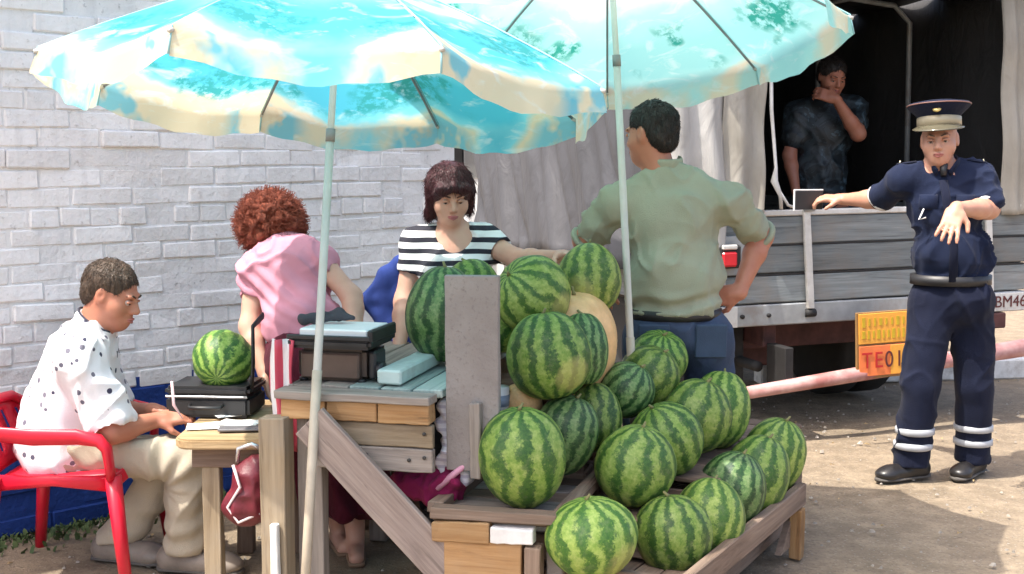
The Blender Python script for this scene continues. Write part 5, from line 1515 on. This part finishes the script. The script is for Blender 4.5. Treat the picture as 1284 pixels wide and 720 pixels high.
# ------------------------------------------------------------------ woman in striped top
def striped_woman():
    Y = 4.95
    base = Vector((U(565, 400, Y).x, Y, 0))
    t = thing('person', 'woman with burgundy bob in black and white striped top behind the melons', 'person', base)
    head = U(564, 246, Y - .05); fr = basis((.22, -1, -.28), (.03, -.2, 1)); tf = basis((.12, -1, 0), (.02, -.06, 1))
    P = dict(neck=U(567, 290, Y), chest=U(568, 335, Y), belly=U(566, 395, Y), pelvis=U(564, 450, Y), sh=[U(521, 308, Y), U(608, 303, Y)])
    rs, re, rw = P['sh'][0], U(507, 378, Y - .05), U(500, 440, Y - .2)
    ls, le, lw = P['sh'][1], U(650, 326, Y - .10), U(702, 322, Y - .28)
    hp = [U(540, 465, Y), U(590, 465, Y)]; kn = [Vector((hp[0].x, Y, .42)), Vector((hp[1].x, Y, .42))]; an = [Vector((q.x, Y + .02, .08)) for q in kn]
    F = Field(*bounds([head, rw, lw, an[0], an[1], re, le], .2), .0075)
    head_sdf(F, head, fr, .95); F.cone(P['neck'] - Vector((0, .0, .04)), head - Vector((0, -.02, .05)), .048, .046, .03)
    torso_sdf(F, P, tf, .86); arm_sdf(F, rs, re, rw, .95); arm_sdf(F, ls, le, lw, .95)
    hand_sdf(F, rw, (0, -.6, -.8), (-1, 0, 0), .9, .4, 1); hand_sdf(F, lw, (.3, -.6, .15), (0, -.2, 1), .9, .35, 1)
    for i in (0, 1): F.cone(hp[i], kn[i], .07, .05, .03); F.cone(kn[i], an[i], .05, .035, .02)
    body = build(F, 'body', SK_F, t, base); eyes(body, head, fr, .95, base, (.10, .04, .03), (.50, .16, .16))
    # hair: bob with fringe
    hm = hair_mat('burgundy_hair', (.022, .005, .008), (.075, .014, .02)); R = RM(fr)
    F = Field(*bounds([head], .2), .006); L = lambda x, y, z: loc(head, fr, x * .95, y * .95, z * .95)
    F.ell(L(0, -.018, .045), (.092, .112, .092), R)
    F.ell(L(0, -.06, -.035), (.085, .065, .095), R, .03)
    for q in (-1, 1): F.cone(L(q * .075, .01, .03), L(q * .082, -.005, -.085 if q > 0 else -.06), .026, .02, .03); 
    F.cone(L(-.05, .085, .055), L(.055, .085, .05), .024, .022, .02)
    F.ell(L(0, .10, -.04), (.056, .10, .078), R, .01, True)
    hair(F, hm, t, base, lambda p: Vector((0, 0, -1)) + (p - L(0, 0, .13)) * 5, 4200, .030, .0005, .0010, 5, .06, lambda p: (p - head).dot(fr[0]) > .045 and (p - head).dot(fr[1]) < .052 or (p - head).dot(fr[1]) < -.10)
    # striped top
    st = stripe_mat('black_white_stripes', (.80, .80, .80), (.018, .018, .03), 22.5, 2, .56, .25)
    F = Field(*bounds([P['neck'], P['pelvis'], re, le, rs, ls], .22), .008)
    torso_sdf(F, P, tf, .86, .012, .03, .9, .045)
    F.cone(rs, rs.lerp(re, .46), .054, .058, .03); F.cone(ls, ls.lerp(le, .42), .054, .058, .03)
    for a, b_, q in ((rs, re, .46), (ls, le, .42)):
        d = (b_ - a).normalized(); F.cone(a.lerp(b_, q) + d * .06, a.lerp(b_, q) + d * .1, .07, .07, .004, True)
    F.ell(loc(P['neck'], tf, 0, .085, .01), (.075, .085, .085), RM(tf), .01, True); F.cone(P['neck'] + Vector((0, 0, .03)), P['neck'] + Vector((0, 0, .1)), .062, .07, .01, True)
    F.cut(U(565, 455, Y), (0, 0, -1))
    build(F, 'striped_top', st, t, base, .012, 8, 6)
    F = Field(*bounds([P['pelvis'], an[0], an[1]], .22), .01)
    F.ell(P['pelvis'], (.18, .15, .13), RM(tf), .05)
    for q in (0, 1): F.cone(hp[q], kn[q], .095, .07, .05); F.cone(kn[q], an[q], .07, .055, .03)
    F.cut(U(565, 448, Y), (0, 0, 1)); F.cut((0, 0, .06), (0, 0, -1))
    build(F, 'trousers', fabric('dark_trousers', (.03, .03, .035)), t, base, .012, 9, 4)
    for q in (0, 1): shoe(t, an[q], (0, -1), M_BLACK, base, L=.23)
striped_woman()

# ------------------------------------------------------------------ woman in pink, bending away
def pink_woman():
    Y = 4.72
    base = Vector((U(420, 600, Y).x, 4.66, 0))
    t = thing('person', 'woman with curly red hair and pink T-shirt bending away behind the scale', 'person', base)
    head = U(339, 289, Y + .16); fr = basis((-.35, .8, -.55), (-.2, .5, 1)); tf = basis((-.15, 1, -.25), (-.10, .34, 1))
    P = dict(neck=U(352, 312, Y + .10), chest=U(364, 345, Y + .03), belly=U(376, 400, Y - .03), pelvis=U(392, 452, Y - .06), sh=[U(401, 328, Y + .03), U(321, 341, Y + .04)])
    rs, re, rw = P['sh'][0], U(441, 372, Y - .04), U(448, 425, Y - .16)
    ls, le, lw = P['sh'][1], U(313, 410, Y - .02), U(332, 470, Y - .12)
    hp = [U(418, 475, Y - .07), U(372, 475, Y - .07)]; kn = [U(440, 590, 4.66), U(415, 590, 4.66)]; an = [Vector((U(446, 690, 4.58).x, 4.58, .07)), Vector((U(425, 690, 4.70).x, 4.70, .07))]
    F = Field(*bounds([head, rw, lw, an[0], an[1], re, le], .22), .0075)
    head_sdf(F, head, fr, .95); F.cone(P['neck'] - Vector((0, 0, .03)), head, .048, .046, .03)
    torso_sdf(F, P, tf, .80); arm_sdf(F, rs, re, rw, .92); arm_sdf(F, ls, le, lw, .92)
    hand_sdf(F, rw, (0, -.5, -.6), (1, 0, 0), .9, .4, -1); hand_sdf(F, lw, (.3, -.3, -.9), (-1, 0, 0), .9, .4, 1)
    for i in (0, 1):
        F.cone(hp[i], kn[i], .07, .055, .03); F.cone(kn[i], an[i], .055, .036, .02)
        d = Vector((.15, -1, 0)).normalized() if i == 0 else Vector((.3, -.95, 0)).normalized()
        F.cone(an[i] - Vector((0, 0, .035)) - d * .03, an[i] - Vector((0, 0, .045)) + d * .12, .034, .028, .02)
    F.cut((0, 0, .012), (0, 0, -1))
    build(F, 'body', SK_F, t, base)
    for i in (0, 1):
        d = Vector((.15, -1, 0)).normalized() if i == 0 else Vector((.3, -.95, 0)).normalized()
        c = Vector((an[i].x, an[i].y, 0)) - base
        tube('sandal', [c - d * .06 + Vector((0, 0, .008)), c + d * .04 + Vector((0, 0, .008)), c + d * .15 + Vector((0, 0, .008))], [(.008, .036), (.008, .038), (.008, .03)], plain('tan_sole', (.25, .16, .1), .7), t, 12)
    # curly hair
    F = Field(*bounds([head], .24), .006); rr = random.Random(5)
    F.ell(loc(head, fr, 0, -.015, .02), (.112, .118, .112), RM(fr))
    for _ in range(260):
        v = Vector((rr.gauss(0, 1), rr.gauss(0, 1), rr.gauss(0, 1))).normalized()
        q = loc(head, fr, v.x * .118, v.y * .118 - .018, v.z * .115 + .02)
        if v.y > .55 and v.z < .3: continue
        F.ell(q, [rr.uniform(.008, .017)] * 3, None, .010)
    V, Q = F.mesh(); Nn = vnormals(V, Q)
    V = V + Nn * (.012 * (1 - np.abs(vnoise(V, 42, 3))) ** 2 + .006 * vnoise(V, 95, 8))[:, None]
    m, nt, b = nodes('curly_red_hair'); P_ = coords(nt); f = noise(nt, P_, 55, 4, .7, 1.5)
    nt.links.new(ramp(nt, f, [(.32, (.15, .028, .014)), (.7, (.44, .105, .05))]), b.inputs['Base Color']); b.inputs['Roughness'].default_value = .6
    bump(nt, b, noise(nt, P_, 110, 4, .7, 2), 1.0, .012)
    ho = mesh_arrays('hair', V, Q, m, True, t, base)
    # stray curls
    Vs, Fs = [], []
    for _ in range(4200):
        v = Vector((rr.gauss(0, 1), rr.gauss(0, 1), rr.gauss(0, 1))).normalized()
        if v.y > .55 and v.z < .3: continue
        q = loc(head, fr, v.x * .122, v.y * .122 - .018, v.z * .122 + .02); d = loc(Vector((0, 0, 0)), fr, v.x, v.y, v.z); s_ = Vector((rr.gauss(0, 1), rr.gauss(0, 1), rr.gauss(0, 1))).normalized() * .015
        tv, tf_ = tube_data([q, q + d * .012 + s_ * .5, q + d * .020 + s_, q + d * .014 + s_ * 1.6], [.0013, .0011, .0009, .0006], 4, False)
        b0 = len(Vs); Vs += [tuple(x) for x in tv]; Fs += [tuple(b0 + i for i in f_) for f_ in tf_]
    so = mesh_arrays('hair_locks', Vs, Fs, m, True, ho, base)
    # T-shirt
    pk = fabric('pink_cotton', (.64, .28, .36), .07, .9, .8, 9)
    F = Field(*bounds([P['neck'], P['pelvis'], re, le, rs, ls], .2), .0075)
    torso_sdf(F, P, tf, .86, .014, .012, 0, .045); a, b_ = rs.lerp(re, .28), ls.lerp(le, .42)
    F.cone(rs, a, .047, .049, .025); F.cone(ls, b_, .048, .051, .025)
    for p_, d in ((a, (re - rs).normalized()), (b_, (le - ls).normalized())): F.cone(p_ + d * .058, p_ + d * .1, .065, .07, .004, True)
    F.cone(P['neck'] + Vector((-.01, .02, .05)), P['neck'] + Vector((-.03, .08, .1)), .055, .07, .01, True)
    F.cut(P['belly'] - Vector(tf[1]) * .085, -Vector(tf[1]))
    fold = lambda V: .007 * np.sin((V[:, 2] + .7 * V[:, 0]) * 95 + 4 * vnoise(V, 5, 3)) * np.exp(-((V[:, 2] - 1.02) / .10) ** 2)
    build(F, 'pink_shirt', pk, t, base, .014, 11, 21, (1, 1, .8), 1, fold)
    # belt band and maroon skirt
    mar = fabric('maroon_skirt', (.085, .008, .022), .25, .85, .8, 7)
    F = Field(*bounds([P['belly'], P['pelvis'], an[0], an[1]], .26), .009)
    F.ell(P['pelvis'], (.185, .155, .15), RM(tf), .05)
    F.cone(P['pelvis'], (kn[0] + kn[1]) / 2, .165, .155, .05); F.cone((kn[0] + kn[1]) / 2, (an[0] + an[1]) / 2 + Vector((0, 0, .10)), .155, .165, .05)
    F.cut(P['belly'] - Vector(tf[1]) * .075, Vector(tf[1])); F.cut((0, 0, .17), (0, 0, -1))
    fold = lambda V: .02 * np.sin(np.arctan2(V[:, 1] - 4.66, V[:, 0] - base.x + .05) * 11 + 2 * vnoise(V, 3, 2)) * np.clip((.75 - V[:, 2]) / .5, 0, 1)
    build(F, 'skirt', mar, t, base, .012, 8, 9, (1, 1, .3), 1, fold)
pink_woman()

# ------------------------------------------------------------------ seated man in white spotted shirt
def seated_man():
    Y = 4.42
    base = Vector((U(75, 590, Y).x, Y, 0))
    t = thing('person', 'seated man in white spotted shirt and beige trousers writing at the small table', 'person', base)
    head = U(140, 370, Y); fr = basis((.90, -.12, -.30), (.30, 0, .95)); tf = basis((1, -.10, -.22), (.24, 0, 1))
    P = dict(neck=U(113, 417, Y), chest=U(98, 468, Y), belly=U(90, 518, Y), pelvis=U(86, 562, Y), sh=[U(100, 447, Y - .17), U(112, 440, Y + .17)])
    rs, re, rw = P['sh'][0], U(140, 541, Y - .20), U(196, 527, Y - .08)
    ls, le, lw = P['sh'][1], U(152, 520, Y + .22), U(192, 515, Y + .06)
    hp = [U(88, 566, Y - .09), U(88, 562, Y + .10)]; kn = [U(234, 577, Y - .09), U(222, 577, Y + .12)]; an = [Vector((U(232, 690, 4.40).x, 4.40, .09)), Vector((U(148, 690, 4.52).x, 4.52, .09))]
    F = Field(*bounds([head, rw, lw, an[0], an[1], re, le, hp[0]], .22), .007)
    head_sdf(F, head, fr, 1.0); F.cone(P['neck'] - Vector(tf[1]) * .04, head - Vector(fr[1]) * .05 - Vector(fr[0]) * .02, .064, .060, .03)
    torso_sdf(F, P, tf, .98); arm_sdf(F, rs, re, rw, 1.05); arm_sdf(F, ls, le, lw, 1.05)
    hand_sdf(F, rw, (.9, .25, .12), (-.1, -.6, .8), .95, .85, 1); hand_sdf(F, lw, (.9, -.2, -.1), (0, .3, 1), .95, .5, -1)
    for i in (0, 1): F.cone(hp[i], kn[i], .08, .055, .03); F.cone(kn[i], an[i], .055, .04, .02)
    body = build(F, 'body', SK_R, t, base); eyes(body, head, fr, 1.0, base, (.05, .03, .02), (.38, .13, .11))
    F = Field(*bounds([head], .17), .006); R = RM(fr)
    F.ell(loc(head, fr, 0, -.018, .043), (.081, .098, .083), R); F.ell(loc(head, fr, 0, -.062, -.01), (.068, .042, .055), R, .03)
    F.cut(loc(head, fr, 0, .052, .03), Vector(fr[0]) - Vector(fr[1]) * .55)
    for q in (-1, 1): F.ell(loc(head, fr, q * .085, .04, -.025), (.03, .052, .052), R, .01, True)
    hair(F, hair_mat('brown_hair', (.035, .022, .015), (.11, .072, .048)), t, base, lambda p: loc(Vector(), fr, 0, .2, -1.0), 3000, .015, .002, .0011, 3, .4)
    # shirt
    m, nt, b = nodes('spotted_shirt'); v = coords(nt)
    vo = N(nt, 'ShaderNodeTexVoronoi'); vo.inputs['Scale'].default_value = 25; vo.inputs['Randomness'].default_value = .85; nt.links.new(v, vo.inputs['Vector'])
    d = math_(nt, 'ADD', vo.outputs['Distance'], math_(nt, 'MULTIPLY', noise(nt, v, 60, 2), .10))
    sepc = N(nt, 'ShaderNodeSeparateColor'); nt.links.new(vo.outputs['Color'], sepc.inputs[0])
    keep = math_(nt, 'GREATER_THAN', sepc.outputs[0], .30)
    dot = math_(nt, 'MULTIPLY', math_(nt, 'LESS_THAN', d, .30), keep)
    col = mixc(nt, dot, (.80, .79, .82), mixc(nt, sepc.outputs[1], (.03, .03, .07), (.22, .21, .26)))
    nt.links.new(col, b.inputs['Base Color']); b.inputs['Roughness'].default_value = .85
    bump(nt, b, creases(nt, v, 9), .8, .045)
    F = Field(*bounds([P['neck'], P['pelvis'], re, le, rs, ls], .24), .008)
    torso_sdf(F, P, tf, 1.0, .018, .035)
    F.ell(P['pelvis'] + Vector((-.005, 0, .02)), (.18, .165, .12), RM(tf), .05)
    a, b_ = rs.lerp(re, .86), ls.lerp(le, .8)
    F.cone(rs, a, .076, .078, .05); F.cone(ls, b_, .074, .076, .05)
    for p_, dd in ((a, (re - rs).normalized()), (b_, (le - ls).normalized())): F.cone(p_ + dd * .072, p_ + dd * .12, .082, .09, .004, True)
    F.cone(P['neck'] + Vector((.015, 0, .055)), P['neck'] + Vector((.06, 0, .12)), .058, .07, .01, True)
    F.cut(U(75, 590, Y), (0, 0, -1))
    sh = build(F, 'shirt', m, t, base, .020, 9, 31, (1, 1, .7))
    dk = fabric('dark_collar', (.05, .05, .07))
    cpts = [loc(P['neck'], tf, .072 * math.cos(a_), .02 + .072 * math.sin(a_), .035 - .03 * math.sin(a_)) for a_ in np.linspace(-math.pi * 1.35, math.pi * .35, 17)]
    tube('collar', cpts, [(.016, .006)] * 17, m, sh, 10, base); tube('collar_trim', [p_ + Vector(tf[1]) * .016 for p_ in cpts], .004, dk, sh, 8, base)
    # trousers
    bg_ = fabric('beige_trousers', (.46, .405, .315), .07, .9, .7, 8)
    F = Field(*bounds([P['pelvis'], an[0], an[1], hp[0], kn[0], kn[1]], .22), .008)
    F.ell(P['pelvis'] + Vector((0, 0, .0)), (.17, .15, .11), RM(tf), .05)
    for i in (0, 1): F.cone(hp[i], kn[i], .092, .076, .04); F.cone(kn[i], an[i] - Vector((0, 0, .01)), .076, .072, .03)
    F.cut((0, 0, .075), (0, 0, -1)); F.cut(P['pelvis'] + Vector((0, 0, .06)), (0, 0, 1))
    K0, H0 = np.array(kn[0]), np.array(hp[0])
    def fold(V):
        k_ = np.exp(-(((V - K0) ** 2)[:, [0, 2]].sum(1) / .11 ** 2)); h_ = np.exp(-(((V - H0) ** 2)[:, [0, 2]].sum(1) / .15 ** 2))
        a_ = np.arctan2(V[:, 2] - K0[2] + .10, V[:, 0] - K0[0] + .10)
        z_ = np.clip((.38 - V[:, 2]) / .25, 0, 1)
        return .009 * np.sin(a_ * 13 + 3 * vnoise(V, 6, 3)) * k_ + .008 * np.sin((V[:, 0] + .8 * V[:, 2]) * 75 + 3 * vnoise(V, 5, 6)) * h_ + .006 * np.sin(V[:, 2] * 60 + 6 * vnoise(V * np.array([1, 1, .5]), 7, 5)) * z_
    build(F, 'trousers', bg_, t, base, .016, 8, 12, (1, 1, 1), 1, fold)
    sm = plain('grey_shoe', (.24, .20, .165), .5, var=.2)
    shoe(t, an[0], (1, -.2), sm, base, L=.29, w=.05); shoe(t, an[1], (.95, -.3), sm, base, L=.28, w=.05)
    p0 = U(218, 508, Y - .14); o = tube('pen', [p0 + Vector((.03, 0, -.05)), p0, p0 + Vector((-.005, .0, .085))], [.002, .006, .005], plain('pen_white', (.75, .50, .52), .3, bstr=0), None, 8)
    tag(o, 'white pen held in the seated man\'s hand', 'pen')
seated_man()

# ------------------------------------------------------------------ worker in the shade of the truck
def worker():
    Y = 7.85
    base = Vector((U(1032, 250, Y).x, Y, .735))
    t = thing('person', 'worker in dark patterned T-shirt in the shade inside the truck, hand at mouth', 'person', base)
    head = U(1043, 97, Y - .08); fr = basis((.25, -1, -.35), (.1, -.2, 1)); tf = basis((.1, -1, 0), (.06, -.12, 1))
    P = dict(neck=U(1036, 128, Y), chest=U(1032, 165, Y), belly=U(1028, 215, Y), pelvis=U(1026, 255, Y), sh=[U(1000, 142, Y), U(1070, 136, Y)])
    rs, re, rw = P['sh'][0], U(990, 195, Y - .05), U(998, 240, Y - .15)
    ls, le, lw = P['sh'][1], U(1078, 158, Y - .2), U(1048, 124, Y - .24)
    le = U(1076, 168, Y - .18)
    hp = [U(1008, 265, Y), U(1046, 265, Y)]; kn = [hp[0] + Vector((-.05, -.33, -.06)), hp[1] + Vector((.05, -.33, -.06))]; an = [Vector((kn[0].x, kn[0].y + .05, .82)), Vector((kn[1].x, kn[1].y + .05, .82))]
    F = Field(*bounds([head, rw, lw, an[0], an[1], re, le, hp[0]], .2), .0085)
    head_sdf(F, head, fr, 1.0); F.cone(P['neck'] - Vector((0, 0, .04)), head - Vector((0, 0, .04)), .058, .055, .03)
    torso_sdf(F, P, tf, .98); arm_sdf(F, rs, re, rw); arm_sdf(F, ls, le, lw, 1.1)
    hand_sdf(F, rw, (.2, -.3, -.9), (-1, 0, 0), 1, .4, 1); hand_sdf(F, lw, (-.7, .1, .25), (.2, -1, .2), 1, .9, 1)
    for i in (0, 1): F.cone(hp[i], kn[i], .08, .055, .03); F.cone(kn[i], an[i], .055, .04, .02)
    body = build(F, 'body', SK_R, t, base); eyes(body, head, fr, 1.0, base)
    F = Field(*bounds([head], .17), .007); R = RM(fr)
    F.ell(loc(head, fr, 0, -.018, .043), (.082, .100, .085), R); F.ell(loc(head, fr, 0, -.06, -.01), (.068, .042, .055), R, .03); F.cut(loc(head, fr, 0, .058, .03), Vector(fr[0]) - Vector(fr[1]) * .6)
    hair(F, hair_mat('dark_hair', (.012, .009, .008), (.035, .026, .02)), t, base, lambda p: loc(Vector(), fr, 0, .3, -1.0), 1200, .02, .003, .0014, 4, .4)
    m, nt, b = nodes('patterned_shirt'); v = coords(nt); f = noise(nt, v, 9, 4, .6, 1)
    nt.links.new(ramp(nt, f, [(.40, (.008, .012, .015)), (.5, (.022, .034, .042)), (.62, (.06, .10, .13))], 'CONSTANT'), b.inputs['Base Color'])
    F = Field(*bounds([P['neck'], P['pelvis'], re, le, rs, ls], .2), .009)
    torso_sdf(F, P, tf, 1.02, .018, .01); F.cone(rs, rs.lerp(re, .6), .07, .075, .04); F.cone(ls, ls.lerp(le, .6), .07, .075, .04)
    F.cone(P['neck'] + Vector((0, -.01, .045)), P['neck'] + Vector((0, -.03, .1)), .055, .065, .01, True)
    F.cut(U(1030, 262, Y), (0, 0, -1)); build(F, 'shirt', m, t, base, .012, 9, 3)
    F = Field(*bounds([P['pelvis'], an[0], an[1], kn[0], kn[1]], .22), .01)
    F.ell(P['pelvis'], (.18, .15, .13), RM(tf), .05)
    for i in (0, 1): F.cone(hp[i], kn[i], .10, .08, .05); F.cone(kn[i], an[i], .08, .07, .03)
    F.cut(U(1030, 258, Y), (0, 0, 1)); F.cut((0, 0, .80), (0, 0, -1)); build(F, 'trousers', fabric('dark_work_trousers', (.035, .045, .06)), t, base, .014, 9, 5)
    for i in (0, 1): shoe(t, an[i], (0, -1), M_BLACK, base, z0=.735)
    zt = hp[0].z - .10
    crate((base.x + .01, Y + .06, .735), (.4, .34, zt - .735), .1, 'dark crate the worker sits on inside the truck')
worker()
